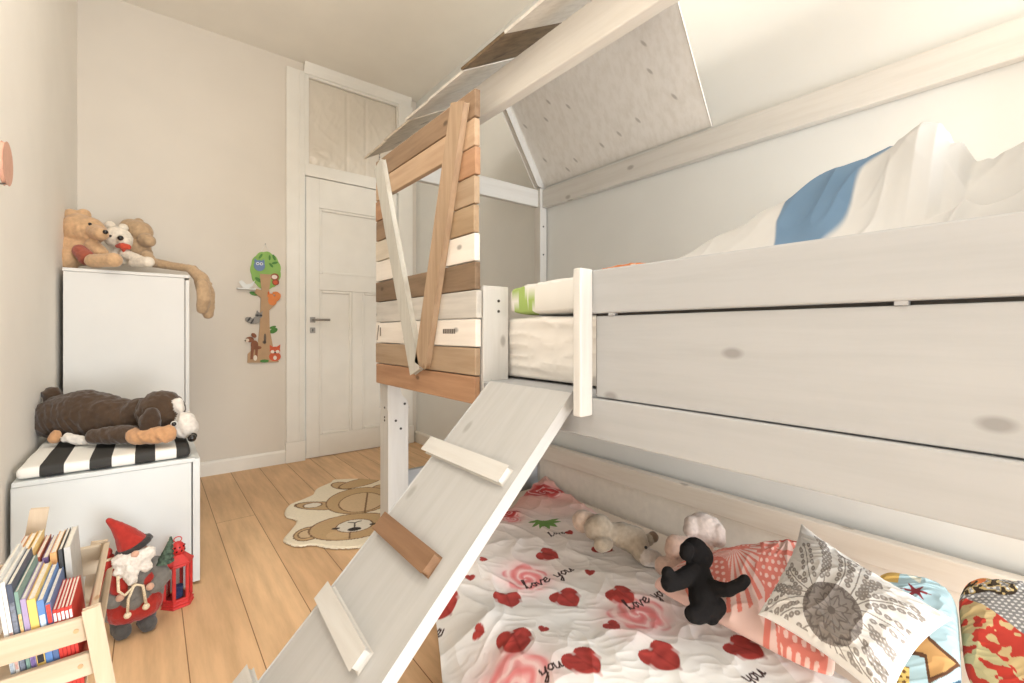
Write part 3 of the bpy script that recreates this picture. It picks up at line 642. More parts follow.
# handwriting: love you
GL = {'l': [[(0,.1),(.25,.9),(.35,1.25),(.2,1.3),(.12,.7),(.18,.1),(.35,.0),(.5,.2)]], 'o': [[(.5,.55),(.2,.6),(.02,.3),(.2,0),(.45,.2),(.42,.5),(.6,.5)]],
      'v': [[(0,.55),(.2,.0),(.45,.6),(.6,.5)]], 'e': [[(.02,.25),(.4,.35),(.35,.6),(.1,.5),(.05,.15),(.3,0),(.55,.2)]],
      'y': [[(0,.6),(.1,.15),(.35,.15),(.5,.6)],[(.5,.6),(.4,-.3),(.2,-.65),(.05,-.45),(.5,.0)]], 'u': [[(0,.6),(.05,.1),(.3,.05),(.48,.6)],[(.48,.6),(.5,.1),(.65,.15)]],
      'I': [[(0,.1),(.2,0),(.3,.5),(.35,1.2)],[(.1,1.1),(.35,1.2),(.55,1.15)]], ' ': []}
def write(C, s, cx, cy, rot, hgt):
    a = R(rot); px_ = (x-cx)*math.cos(a)+(y-cy)*math.sin(a); py_ = -(x-cx)*math.sin(a)+(y-cy)*math.cos(a)
    px_, py_ = px_/hgt, py_/hgt; near = (np.abs(px_-2) < 4) & (np.abs(py_) < 2.5)
    d = np.full(x.shape, 9.); t = 0
    for ch in s:
        for st in GL[ch]: d[near] = np.minimum(d[near], seg_dist(px_[near], py_[near], [(p+t, q) for p, q in st]))
        t += .62
    return put(C, sstep(.10, .05, d), L(66,44,44))
for s, cx, cy, rot, hgt in (('love you', .985,1.155,-8,.040), ('love you', 1.15,.86,-6,.036), ('you', .76,.835,-18,.032), ('ve', .645,1.20,-8,.04), ('you', .96,.56,-10,.03), ('love', 1.29,1.36,-8,.03), ('you', 1.13,.50,-10,.036)):
    C = write(C, s, cx, cy, rot, hgt)
P = np.stack([X, Y, h], -1)
du2 = grid_mesh('duvet', P, C.reshape(n, m, 3), M_cloth, solid=.012, offset=-1)
tag(du2, 'white duvet printed with red hearts, roses and handwriting spread under the loft bed', 'duvet')

# ------------------------------------------------------------------ pillows on the lower bed
def dots(x, y, s, r):
    fx = x/s; fy = y/s*1.1547; row = np.floor(fy); fx = fx+.5*(row % 2); a = (fx-np.floor(fx)-.5)*s; b_ = (fy-row-.5)*s
    return np.hypot(a, b_) < r
def c_coral(x, y, u, v, w1, w2):
    C = np.tile(L(234,198,186), (len(x), 1)); C *= (1-.05*vn(x, y, 25, 1))[:, None]
    co, dk = L(222,128,112), L(206,88,74)
    # v runs from the back edge to the front edge
    C = put(C, (v < .07), dk)
    cx, cy = w1*.40, w2*.14; dx, dy = x-cx, y-cy; r = np.hypot(dx, dy); th = np.arctan2(dy, dx)
    C = put(C, (r < .15) & (th > -.2) & (th < 3.3) & (np.abs(np.sin(th*19)) < .62), co)
    C = put(C, (np.abs(dx) < .055) & (dy < .01) & (dy > -.05), co); C = put(C, (np.abs(dx) < .05) & (dy < .0) & (dy > -.045) & dots(x, y, .016, .0045), L(240,196,180))
    for sx in (w1*.62, w1*.88): C = put(C, (np.abs(x-sx-.03*np.sin(y*9)) < .006) & (v > .05), co)
    for sy in (.12, .22): C = put(C, (np.abs(y-sy*w2/.5) < .006) & (u > .6), co)
    for ax, ay, rr in ((w1*.32, w2*.68, .052), (w1*.72, w2*.42, .04), (w1*.85, w2*.80, .05)):
        r = np.hypot(x-ax, (y-ay)*.85); C = put(C, r < rr, co); C = put(C, (r < rr*.9) & dots(x, y, .0165, .0048), L(242,200,186))
    return C
def c_mandala(x, y, u, v, w1, w2):
    C = np.tile(L(238,235,230), (len(x), 1)); g, dg = L(160,153,147), L(118,110,105)
    cx, cy = w1*.55, w2*.70; dx, dy = (x-cx)/1.2, (y-cy)/1.2; r = np.hypot(dx, dy); th = np.arctan2(dy, dx)
    lim = np.minimum(np.minimum(x, w1-x), np.minimum(y, w2-y))
    ns = 19
    for k in range(ns):
        a = 2*math.pi*(k+.5)/ns; p = dx*math.cos(a)+dy*math.sin(a); q = -dx*math.sin(a)+dy*math.cos(a)
        ln = .165+.07*((k*7) % 5)/4; q = q-.016*np.sin((p-.07)*22+k)
        on = (p > .07) & (p < ln) & (lim > .012)
        C = put(C, on & (np.abs(q) < .0016), g)
        for j in range(10):
            pj = .096+j*(.0150+.002*(k % 3))
            if pj > ln: break
            for sgn in (-1, 1):
                C = put(C, (np.hypot((p-pj-sgn*.003)*.8, (q-sgn*(.0075+.004*((j*3+k) % 3)))) < .0064) & (lim > .012), g)
                C = put(C, (np.hypot(p-pj-sgn*.003, (q-sgn*(.0075+.004*((j*3+k) % 3)))) < .0024) & (lim > .012), L(206,200,194))
        C = put(C, (np.hypot(p-ln, q) < .006) & (lim > .012), g)
    C = put(C, r < .076, L(150,142,136))
    pt = .5+.5*np.cos(th*12); C = put(C, (r < .076) & (np.abs(r-.058-.012*pt) < .0035), dg); C = put(C, (r < .05) & (np.abs(np.sin(th*6)) < .22), dg)
    C = put(C, (np.abs(r-.036-.008*np.cos(th*8)) < .003), dg); C = put(C, (r < .076) & (r > .06) & (np.abs(np.sin(th*24)) < .3), dg); C = put(C, r < .010, dg)
    return C
def c_blue(x, y, u, v, w1, w2):
    C = np.tile(L(178,206,214), (len(x), 1)); C *= (1-.04*vn(x, y, 30, 3))[:, None]
    C = put(C, (u < .34) & (v < .16) & (u > .05), L(222,184,104)); C = put(C, inpoly(u, v, [(.40,.02),(.62,.05),(.60,.13)]), L(232,232,214))
    for k in range(6):
        a = k*math.pi/3; dx, dy = x-w1*.55, y-w2*.22; p = dx*math.cos(a)+dy*math.sin(a); q = -dx*math.sin(a)+dy*math.cos(a)
        C = put(C, (p > 0) & (p < .030) & (np.abs(q) < .006*(1-p/.03)+.001), L(134,50,56))
    # tan animal outlined in brown, yellow dotted patch and a navy arrow
    for pol in ([(.30,.62),(.62,.50),(.70,.60),(.98,.72),(.86,.80),(.70,.86),(.66,.72),(.40,.70)],):
        C = put(C, inpoly(u, v, pol), L(196,152,98)); C = put(C, seg_dist(u, v, pol+pol[:1]) < .014, L(96,64,44))
    C = put(C, (v > .80) & (u < .5), L(226,196,116)); C = put(C, (v > .80) & (u < .5) & dots(x, y, .014, .004), L(120,84,50))
    C = put(C, inpoly(u, v, [(.80,.88),(1.0,.82),(.98,.93),(.92,.90)]), L(56,88,112))
    return C
def c_patch(x, y, u, v, w1, w2):
    C = np.tile(L(140,138,138), (len(x), 1)); C = put(C, dots(x, y, .0125, .0036), L(224,222,218))
    edge = .20+.62*u
    red = v > edge; C = put(C, red, L(200,66,54))
    b1 = vn(x, y, 42, 5)*.6+vn(x, y, 85, 7)*.4; C = put(C, red & (b1 > .55), L(214,188,138)); C = put(C, red & (v > edge+.33) & (b1 > .40), L(206,196,150))
    lp = (np.hypot(x-.035, y-.03) < .05) | (np.hypot(x-.09, y-.055) < .03)
    sp = vn(x, y, 110, 3); C = put(C, lp & ~red & (sp > .35), L(206,180,120)); C = put(C, lp & ~red & (sp > .55), L(60,48,36)); C = put(C, (np.hypot(x-.03, y-.02) < .028) & ~red & (sp < .5), L(226,130,70))
    for bx, by in ((.155,.085), (.25,.05)):
        for sg in (-1, 1): C = put(C, np.hypot((x-bx-sg*.011-.2*(y-by)), (y-by)*.6) < .0105, L(222,120,84)); 
        C = put(C, np.hypot((x-bx)*3, y-by) < .014, L(80,56,44))
    return C
pillow('pillow', [(1.398,.802,.245), (1.735,.592,.30), (1.225,.335,.195), (1.235,.86,.195)], .055, c_coral, M_cloth, 'pink pillow with coral flower and berry print behind the black plush dog', seed=1, res=220, back=.25, rnd=.3, pw=.45)
pillow('pillow', [(1.488,.514,.44), (1.275,.165,.418), (1.100,.232,.288), (1.165,.497,.308)], .050, c_mandala, M_cloth, 'white cushion with a grey flower wreath print leaning on the pink pillow', seed=2, res=300, back=.7, pinch=.11)
pillow('pillow', [(1.554, 0.363, 0.34), (1.616, 0.202, 0.345), (1.216, 0.142, 0.25), (1.162, 0.291, 0.22)], .04, c_blue, M_cloth, 'light blue animal print pillow behind the white flower cushion', seed=3, res=200, back=.5, rnd=.75, pw=.4)
pillow('pillow', [(1.653, 0.209, 0.35), (1.773, 0.009, 0.37), (1.265, -0.037, 0.27), (1.287, 0.145, 0.25)], .04, c_patch, M_cloth, 'grey dotted and red patchwork pillow with butterflies at the bed corner', seed=5, res=220, back=.5, rnd=.75, pw=.4)
# ------------------------------------------------------------------ furniture on the left
TB = 1.318
cab = thing('cabinet', 'tall white cabinet standing in the back left corner', 'cabinet', (-.075, 3.4, 0))
c = MB().box(-.332, .150, 3.10, 3.118, 0, 1.298).box(-.332, .150, 3.70, 3.718, 0, 1.298).box(-.332, -.316, 3.118, 3.70, 0, 1.298)
c.box(-.316, .150, 3.118, 3.70, .05, .068).box(-.316, .150, 3.118, 3.70, .62, .636)
obj('body', c, M_carcass, cab, .0015)
obj('top_board', MB().box(-.335, .174, 3.097, 3.721, 1.299, 1.316), M_carcass, cab, .002)
obj('door', MB().box(.153, .172, 3.101, 3.407, .01, 1.288), M_carcass, cab, .002); obj('door', MB().box(.153, .172, 3.411, 3.717, .01, 1.288), M_carcass, cab, .002)
ben = thing('storage_bench', 'white storage bench box with a striped cushion, along the left wall', 'bench', (-.08, 2.64, 0))
c = MB().box(-.358, .128, 2.19, 2.208, 0, .486).box(-.345, .128, 3.062, 3.08, 0, .486).box(-.345, -.329, 2.208, 3.062, 0, .486).box(-.314, .128, 2.208, 3.062, .0, .02)
obj('body', c, M_plainwhite, ben, .0015)
obj('top_board', MB().box(-.356, .140, 2.187, 3.083, .487, .503), M_plainwhite, ben, .002)
obj('drawer_front', MB().box(.132, .156, 2.190, 3.08, .012, .498), M_plainwhite, ben, .002)
# striped cushion
def stripe_mat():
    m, nt, b = newmat('charcoal and white stripes', (240,238,232), .9, .1)
    tc = N(nt, 'ShaderNodeTexCoord'); sp = N(nt, 'ShaderNodeSeparateXYZ'); nt.links.new(tc.outputs['Object'], sp.inputs[0])
    a = N(nt, 'ShaderNodeMath', operation='ADD'); a.inputs[1].default_value = 2.0+.004-.104+.293-.0
    nt.links.new(sp.outputs[0], a.inputs[0])
    d = N(nt, 'ShaderNodeMath', operation='DIVIDE'); d.inputs[1].default_value = .1245; nt.links.new(a.outputs[0], d.inputs[0])
    f = N(nt, 'ShaderNodeMath', operation='FRACT'); nt.links.new(d.outputs[0], f.inputs[0])
    c = ramp(nt, f.outputs[0], [(.0, lin4((66,65,63))), (.478, lin4((66,65,63))), (.482, lin4((240,238,231))), (.998, lin4((240,238,231)))])
    nt.links.new(c, b.inputs['Base Color']); bump(nt, b, noise(nt, coords(nt), 500, 2), .15, .0006)
    return m, a
M_st, _sa = stripe_mat()
cu = soft_box('seat_cushion', -.350, .126, 2.196, 3.07, .5075, .546, .016, M_st, 'black and white striped cushion on the white storage bench', 'cushion', lambda x, y, z: .004*(vn(x, y, 9, 2)-.5))
_sa.inputs[1].default_value = 1.245+.293+cu.location.x      # a dark stripe starts at x = -0.293

# ------------------------------------------------------------------ plush toys
M_fur = vcmat('plush fur', .95, 260, .5, .003, .25, .12, 60)
M_bead = plain('black plastic bead', (26,24,24), .15, .02, 10, 0, .6)
M_white_b = plain('white plastic', (225,225,220), .3, .02, 10, 0, .5)
M_red = plain('red cloth', (186,60,48), .85, .15, 60, .2)
pl = lambda **k: {a: L(*b) for a, b in k.items()}
def toy(name, label, prims, pal, extra=(), cat='plush toy', **kw):
    b = base_of(prims); t = thing(name, label, cat, b)
    blob('body', prims, pal, M_fur, t, **kw)
    for nm, pr, p2, mt in extra:
        if mt is None: blob(nm, pr, p2, M_fur, t, **kw)
        else:
            mb = MB()
            for _, chn in pr:
                for q in chn: mb.ell(q[:3], q[3])
            obj(nm, mb, mt, t, smooth=True)
    return t
pd = pl(b=(76,59,45), w=(222,214,204), t=(198,150,108))
dog = toy('plush_dog', 'large dark brown plush dog lying on the striped cushion', DOG, pd, [('ear', DOG_ear, pl(b=(66,51,39)), None), ('nose', DOG_nose, None, M_bead), ('eye_ring', DOG_eyering, None, M_white_b), ('eye', DOG_eye, None, M_bead)], voxel=.005, smooth=4, fur=.0025, fscale=70, crease=.005)
pb_ = pl(b=(208,170,130), w=(232,220,202), t=(190,160,126), r=(176,84,64))
toy('teddy_bear', 'slumped light brown teddy bear at the left end of the cabinet top', BEAR1, pb_, [('shirt', BEAR1_shirt, pl(r=(168,90,70)), None), ('eye', BEAR1_eye, None, M_bead), ('nose', BEAR1_nose, None, M_bead)], voxel=.006, fur=.002)
toy('teddy_bear', 'white teddy bear with a red ribbon sitting in the middle of the cabinet top', BEAR2, pb_, [('nose', BEAR2_nose, None, M_bead), ('eye', BEAR2_eye, None, M_bead), ('ribbon', BEAR2_ribbon, pl(r=(206,84,62)), None)], voxel=.005, fur=.002)
toy('plush_animal', 'tan plush animal whose long legs hang over the side of the cabinet', BEAR3, pb_, voxel=.006, fur=.002)
pt_ = pl(g=(182,168,150), p=(206,182,164), w=(216,205,196), n=(140,118,100))
toy('teddy_bear', 'grey beige teddy bear lying face down on the printed duvet', GREY, pt_, [('button', GREY_eye, None, M_bead)], voxel=.004)
toy('plush_bunny', 'pale pink and white plush animal sitting against the bed panel', BUNNY, pl(w=(214,199,190), p=(210,180,163)), voxel=.004)
M_fur0 = M_fur; M_fur = vcmat('black plush', .95, 260, .4, .002, 0, .1, 60)
toy('plush_dog', 'small black plush dog with a raised tail climbing on the pale plush animal', BLACK, pl(k=(30,28,28)), voxel=.0035, fur=.001); M_fur = M_fur0

# ------------------------------------------------------------------ wall ornaments
DY = YB-.006
tree = thing('height_chart', 'wooden tree shaped wall ornament with forest animals beside the door', 'wall ornament', (.66, YB, .77))
def flat(name, pts, t, mat, parent, y=YB-.002, bv=0):
    return obj(name, MB().prism([(x, y, z) for x, z in pts], (0, -t, 0)), mat, parent, bv)
def circ(cx, cz, rx, rz=None, n=18, a0=0, a1=360, rot=0):
    rz = rz or rx; o = []
    for k in range(n if a1-a0 >= 360 else n+1):
        a = R(a0+(a1-a0)*k/n); x, z = rx*math.cos(a), rz*math.sin(a); c_, s_ = math.cos(R(rot)), math.sin(R(rot))
        o.append((cx+x*c_-z*s_, cz+x*s_+z*c_))
    return o
pm = lambda n, c: plain(n, c, .6, .03, 20, .03)
M_fol, M_trk, M_lf = pm('painted foliage green', (142,182,96)), pm('painted trunk tan', (186,152,116)), pm('leaf green', (84,134,66))
fol = []
for k in range(72):
    a = 2*math.pi*k/72; rr = 1+.055*abs(math.sin(a*5.5)); fol.append((.676+.098*rr*math.cos(a), 1.458+.136*rr*math.sin(a)))
flat('trunk', [(.634,1.43),(.645,1.31),(.612,1.318),(.602,1.288),(.641,1.25),(.634,1.047),(.622,.914),(.556,.838),(.554,.776),(.762,.772),(.722,.891),(.700,1.019),(.697,1.161),(.745,1.213),(.735,1.232),(.700,1.21),(.697,1.318),(.712,1.43)], .008, M_trk, tree, YB-.006)
flat('foliage', fol, .006, M_fol, tree, YB-.002)
lv = MB()
for cx, cz, r_, l_, q in ((.640,1.56,60,.022,.008), (.73,1.56,110,.024,.009), (.71,1.50,130,.02,.008), (.735,1.52,20,.022,.009), (.625,1.385,-40,.026,.012), (.70,1.555,90,.02,.007)):
    lv.prism([(x, YB-.0085, z) for x, z in circ(cx, cz, l_, q, 12, rot=r_)], (0, -.003, 0))
lv.prism([(x, YB-.002, z) for x, z in circ(.598, 1.282, .030, .014, 12, rot=-15)], (0, -.004, 0)); lv.prism([(x, YB-.002, z) for x, z in circ(.728, 1.010, .030, .018, 12, rot=30)], (0, -.004, 0)); lv.prism([(x, YB-.002, z) for x, z in circ(.722, 1.035, .024, .010, 12, rot=20)], (0, -.004, 0))
lv.prism([(x, YB-.016, z) for x, z in circ(.664, .785, .030, .012, 12)], (0, -.003, 0))
nv = 12*2
for i_ in range(len(lv.v)//nv):
    q_ = MB(); q_.v = lv.v[i_*nv:(i_+1)*nv]; q_.f = [tuple(a-i_*nv for a in f) for f in lv.f if i_*nv <= min(f) and max(f) < (i_+1)*nv]; obj('leaf', q_, M_lf, tree)
def animal(nm, col, polys):
    mb = MB()
    for p in polys: mb.prism([(x, YB-.0085, z) for x, z in p], (0, -.0062-.0006*polys.index(p), 0))
    return obj(nm, mb, pm(nm+' paint', col), tree)
def detail(nm, col, polys, par, t=.0045):
    m_ = pm(nm+' paint '+str(col), col)
    return [obj(nm, MB().prism([(x, YB-.0148, z) for x, z in p], (0, -t, 0)), m_, par) for p in polys][0]
ow = animal('owl', (116,136,176), [circ(.632,1.490,.036,.040), [(.598,1.515),(.602,1.540),(.625,1.52)], [(.64,1.52),(.662,1.54),(.666,1.512)]])
e = detail('eye', (226,230,236), [circ(.620,1.503,.011), circ(.644,1.503,.011)], ow); detail('pupil', (40,40,60), [circ(.620,1.503,.005), circ(.644,1.503,.005)], ow, .006)
bi = animal('monkey', (156,84,58), [circ(.735,1.415,.028,.026), circ(.740,1.375,.024,.024)]); detail('face', (236,222,206), [circ(.731,1.413,.019,.016)], bi); detail('belly', (206,96,62), [circ(.738,1.372,.015,.015)], bi)
sq = animal('squirrel', (222,134,74), [circ(.718,1.235,.030,.036), circ(.705,1.27,.022,.018), circ(.752,1.262,.020,.034, rot=-25), circ(.740,1.292,.022,.012)]); detail('ear', (206,100,48), [circ(.692,1.290,.006,.012)], sq)
rc = animal('raccoon', (150,146,140), [circ(.628,1.122,.024,.022), circ(.612,1.088,.024,.024), circ(.572,1.085,.034,.020, rot=-30), [(.612,1.14),(.616,1.16),(.630,1.142)], [(.64,1.142),(.652,1.158),(.65,1.135)]])
detail('stripe', (70,68,68), [circ(.564,1.092,.006,.020, rot=-30), circ(.584,1.078,.006,.020, rot=-30), circ(.618,1.122,.010,.008), circ(.640,1.122,.010,.008)], rc)
de = animal('deer', (136,86,60), [circ(.570,.945,.026,.020), circ(.600,.905,.024,.034), circ(.596,.975,.014,.020, rot=40), [(.580,.92),(.572,.80),(.588,.80),(.598,.90)], [(.605,.90),(.604,.80),(.618,.80),(.622,.89)], circ(.625,.885,.02,.012)])
detail('muzzle', (232,214,194), [circ(.552,.940,.013,.012)], de); detail('nose', (30,28,28), [circ(.541,.937,.005)], de); detail('spot', (240,226,208), [circ(.604,.81,.012,.020)], de)
fx = animal('fox', (206,96,62), [circ(.735,.860,.036,.030), circ(.735,.815,.040,.034), [(.700,.875),(.700,.905),(.724,.886)], [(.744,.886),(.772,.905),(.768,.872)]])
detail('muzzle', (238,224,208), [circ(.718,.852,.013,.012), circ(.752,.852,.013,.012), circ(.735,.806,.012,.016)], fx); detail('nose', (40,32,30), [circ(.735,.846,.006)], fx)
detail('squirrel_mark', (110,96,84), [circ(.668,.955,.008,.034), circ(.664,.925,.012,.012)], tree)
obj('hanging_string', MB().tube([(.640,YB-.004,1.59), (.670,YB-.004,1.652), (.674,YB-.004,1.652), (.704,YB-.004,1.59)], .0012, 6), M_white_b, tree)
obj('nail', MB().tube([(.672,YB-.0005,1.655), (.672,YB-.012,1.655)], .003, 8), M_steel, tree)
bs = thing('bird_shelf', 'tiny white wall peg with a bird silhouette left of the tree ornament', 'wall ornament', (.545, YB, 1.31))
obj('shelf', MB().box(.488, .605, YB-.035, YB-.001, 1.308, 1.317), M_white_b, bs, .002)
obj('bird', MB().prism([(.50,YB-.018,1.36),(.515,YB-.018,1.372),(.53,YB-.018,1.362),(.545,YB-.018,1.345),(.575,YB-.018,1.352),(.60,YB-.018,1.375),(.585,YB-.018,1.335),(.56,YB-.018,1.318),(.53,YB-.018,1.3175),(.515,YB-.018,1.335)], (0, -.006, 0)), M_white_b, bs, .001)
po = thing('wall_plaque', 'flat pink oval ornament with a thin string on the left wall', 'wall ornament', (XL, 2.01, 1.44))
obj('plaque', MB().prism([(XL+.001, 2.015+.062*math.cos(2*math.pi*k/40), 1.505+(.062 if math.sin(2*math.pi*k/40) > 0 else .062)*math.sin(2*math.pi*k/40)) for k in range(40)], (.010, 0, 0)), plain('pink paint', (216,168,146), .6, .04), po, .003)
obj('string', MB().tube([(XL+.006, 2.01, 1.445), (XL+.004, 1.99, 1.438), (XL+.004, 1.93, 1.425)], .0022, 6), plain('grey cord', (120,112,104), .8), po)

# ------------------------------------------------------------------ bear rug
out = [(.501,2.398),(.497,2.342),(.533,2.263),(.591,2.236),(.638,2.164),(.698,2.107),(.762,2.077),(.83,2.11),(.95,2.17),(1.08,2.25),(1.19,2.40),(1.24,2.58),(1.25,2.75),(1.235,2.87),(1.204,2.930),(1.133,3.022),(1.055,3.084),(.963,3.131),(.926,3.089),(.821,3.02),(.775,2.93),(.706,2.88),(.622,2.835),(.581,2.752),(.569,2.664),(.597,2.60),(.593,2.553),(.545,2.47)]
def smooth_poly(p, k=6):
    o = []; n = len(p)
    for i in range(n):
        a, b, c_, d_ = [np.array(p[(i+j-1) % n]) for j in range(4)]
        for t in np.arange(k)/k: o.append(tuple(.5*((2*b)+(-a+c_)*t+(2*a-5*b+4*c_-d_)*t*t+(-a+3*b-3*c_+d_)*t**3)))
    return o
out = smooth_poly(out)
gx, gy = np.meshgrid(np.arange(.46, 1.29, .0045), np.arange(2.03, 3.17, .0045), indexing='ij'); x, y = gx.ravel(), gy.ravel()
inside = inpoly(x, y, out); ed = seg_dist(x, y, out+out[:1])
C = np.tile(L(238,226,202), (len(x), 1)); bt, br_, ol = L(196,164,122), L(212,184,146), L(126,96,66)
ax = np.array((.355,.935)); cr = np.array((.935,-.355)); O = np.array((.817,2.316))
def loc_(s, t): return O+ax*s+cr*t
def el(C, s, t, rs, rt, col, line=True, rot=0):
    o = loc_(s, t); dx, dy = x-o[0], y-o[1]; p = dx*ax[0]+dy*ax[1]; q = dx*cr[0]+dy*cr[1]
    a = R(rot); p, q = p*math.cos(a)+q*math.sin(a), -p*math.sin(a)+q*math.cos(a)
    e = np.sqrt((p/rs)**2+(q/rt)**2)
    if line: C = put(C, e < 1+.007/min(rs, rt), ol)
    return put(C, e < 1, col)
C = el(C, .66, -.09, .085, .05, bt, rot=-35); C = el(C, .69, .02, .07, .14, bt, rot=-32); C = el(C, .52, .20, .09, .11, bt, rot=25); C = el(C, .47, .165, .035, .05, L(232,222,206), rot=25)
C = el(C, .34, -.20, .055, .13, bt, rot=25); C = el(C, .36, -.235, .035, .045, L(232,222,206)); C = el(C, .33, .22, .055, .12, bt, rot=-25)
C = el(C, .37, .02, .21, .18, bt); C = el(C, .33, .03, .15, .12, br_)
C = put(C, (np.abs((x-O[0])*cr[0]+(y-O[1])*cr[1]-.04-.05*((x-O[0])*ax[0]+(y-O[1])*ax[1])) < .005) & (((x-O[0])*ax[0]+(y-O[1])*ax[1]) > .16) & (((x-O[0])*ax[0]+(y-O[1])*ax[1]) < .48), ol)
C = el(C, -.03, -.215, .075, .06, bt); C = el(C, -.03, -.22, .045, .036, br_); C = el(C, -.03, .25, .07, .06, bt)
C = el(C, .0, -.01, .155, .20, bt); C = el(C, -.085, -.07, .05, .06, L(206,174,132), False)
C = el(C, .0, .0, .075, .085, L(228,220,206)); C = el(C, -.045, .0, .022, .032, L(46,38,34), False); C = el(C, -.01, -.09, .012, .02, L(60,46,38), False); C = el(C, -.01, .09, .014, .018, L(60,46,38), False)
s_ = (x-O[0])*ax[0]+(y-O[1])*ax[1]; t_ = (x-O[0])*cr[0]+(y-O[1])*cr[1]
C = put(C, (np.abs(t_) < .004) & (s_ > -.05) & (s_ < .03), L(60,46,38)); C = put(C, (np.abs(s_-.035-.5*np.abs(t_)) < .005) & (np.abs(t_) < .035), L(60,46,38)); C = put(C, (np.abs(t_+.02) < .004) & (s_ > -.15) & (s_ < -.07), ol)
hh = .0025+.010*sstep(0, .012, ed)+.0015*vn(x, y, 120, 2)
P = np.stack([x, y, hh], -1).reshape(gx.shape+(3,))
rug = grid_mesh('rug', P, C.reshape(P.shape), vcmat('rug pile', 1, 300, .6, .003, .1, .06, 80), keep=inside.reshape(gx.shape))
tag(rug, 'cream rug shaped and printed as a lying bear, on the plank floor', 'rug')

# ------------------------------------------------------------------ book crate, books
M_pine = wood('pale pine', (203,184,160), (190,168,141), 'Y', (170,130,90), kn=.7, kscale=7)
M_pinex = wood('pale pine across', (203,186,163), (190,170,145), 'X', (170,130,90), kn=.7, kscale=7)
CX0, CX1, CY0, CY1 = -.262, -.088, 1.150, 1.525
cr8 = thing('book_crate', 'pale pine slatted book crate on crossed legs at the left wall', 'book crate', ((CX0+CX1)/2, 1.34, 0))
obj('slat', MB().box(CX0-.03, CX1+.004, CY0, CY0+.014, .428, .472), M_pinex, cr8, .003)
obj('slat', MB().box(CX0-.03, CX1+.014, CY0, CY0+.014, .362, .404), M_pinex, cr8, .003)
obj('slat', MB().box(CX0-.02, CX1-.008, CY1, CY1+.014, .40, .47), M_pinex, cr8, .003)
obj('slat', MB().obox((CX1-.012, CY0+.015, .432), (.012,0,.003), (0,CY1-CY0-.016,0), (.010,0,.040)), M_pine, cr8, .003)
obj('slat', MB().obox((CX1-.006, CY0+.015, .365), (.012,0,.003), (0,CY1-CY0-.016,0), (.010,0,.042)), M_pine, cr8, .003)
obj('slat', MB().obox((CX0-.006, CY0+.015, .44), (-.012,0,.003), (0,CY1-CY0-.016,0), (-.010,0,.075)), M_pine, cr8, .003)
obj('bottom_board', MB().box(CX0+.004, CX1-.008, CY0+.015, CY1-.001, .325, .335), M_pine, cr8, .002)
def legp(x0, z0, x1, z1, w, y, t):
    d = Vector((x1-x0, 0, z1-z0)).normalized(); n = Vector((d.z, 0, -d.x))*w/2; a, b = Vector((x0, y, z0)), Vector((x1, y, z1))
    return MB().prism([a-n, a+n, b+n, b-n], (0, t, 0))
M_pinez = wood('pale pine upright', (203,184,160), (188,166,139), 'Z', (170,130,90), kn=.7, kscale=7)
obj('leg', legp(CX1+.003, .488, CX1+.070, .004, .019, CY0-.012, .0115), M_pinez, cr8, .003)
obj('leg', legp(CX0, .49, CX0-.045, .004, .026, CY0-.012, .0115), M_pinez, cr8, .003)
obj('leg', legp(CX1-.012, .47, CX1-.065, .004, .026, CY1+.015, .0115), M_pinez, cr8, .003)
obj('leg', legp(-.207, .575, CX0-.02, .004, .026, CY1+.027, .0115), M_pinez, cr8, .003)
M_peg = plain('peg wood', (196,160,120), .6)
for x, z in ((CX1-.018, .452), (CX1-.012, .385)): obj('peg', MB().tube([(x, CY0-.0005, z), (x, CY0-.002, z)], .004, 8), M_peg, cr8)
M_page = plain('paper pages', (236,230,218), .9, .05, 200, .2)
def book(x, t, h, dp, y, col, label, lean=6.5, z=.3365, band=None, group='picture books in the crate', edge=None):
    """spine towards the camera, standing on the crate floor, leaning left"""
    r = thing('book', label, 'book', (x, y, z), group, (0, -R(lean), 0))
    ct = min(.0016, t*.13); mc = plain('book cover %s' % (col,), col, .45, .05, 40, .02, .4)
    c_ = MB().box(0, t, 0, .0022, 0, h).box(0, ct, .0022, dp, 0, h).box(t-ct, t, .0022, dp, 0, h)
    obj('cover', c_, mc, r, 0, local=True)
    obj('pages', MB().box(ct+.0001, t-ct-.0001, .0024, dp-.003, .003, h-.0015), M_page if not edge else plain('page edge %s' % (edge,), edge, .8, .1, 100), r, 0, local=True)
    for z0, z1, bc in (band or ()):
        obj('spine_label', MB().box(t*.12, t*.88, -.0008, .0004, h*z0, h*z1), plain('label %s' % (bc,), bc, .6, .2, 150, 0), r, local=True)
    return r
W, K = (240,238,232), (52,50,54)
fr_ = [(.0065,.236,.20,(226,226,222),'thick white picture book at the left end of the front row', [(.25,.5,(160,170,180))]),
 (.0055,.228,.20,(236,233,228),'thin white picture book second from the left in the front row', [(.3,.6,(190,150,140))]),
 (.0085,.222,.19,(72,80,98),'navy book with a patterned spine beside the white books', [(.1,.85,(120,126,140))]),
 (.0055,.206,.19,(120,150,140),'slim teal book between the navy and lavender books', [(.5,.8,(226,180,130))]),
 (.0080,.190,.20,(166,150,186),'lavender picture book left of the yellow spine', [(.3,.5,(120,100,150))]),
 (.0125,.186,.17,(232,196,112),'thick book with a yellow spine and black lettering', [(.52,.62,K),(.36,.48,K),(.1,.2,(160,110,60))]),
 (.0105,.180,.17,(96,134,190),'blue book right of the yellow spine', [(.6,.85,(200,214,232)),(.1,.2,(190,220,120))]),
 (.0085,.172,.16,(88,112,156),'darker blue book with a red top corner', [(.78,.98,(204,70,60))])]
x = -.184
for t, h, dp, c_, lb, bd in fr_:
    t *= .85; book(x, t, h, min(dp, .175), CY0+.022, c_, lb, band=bd); x += t+.0008
words = ['leftmost', 'second', 'third', 'fourth', 'rightmost']
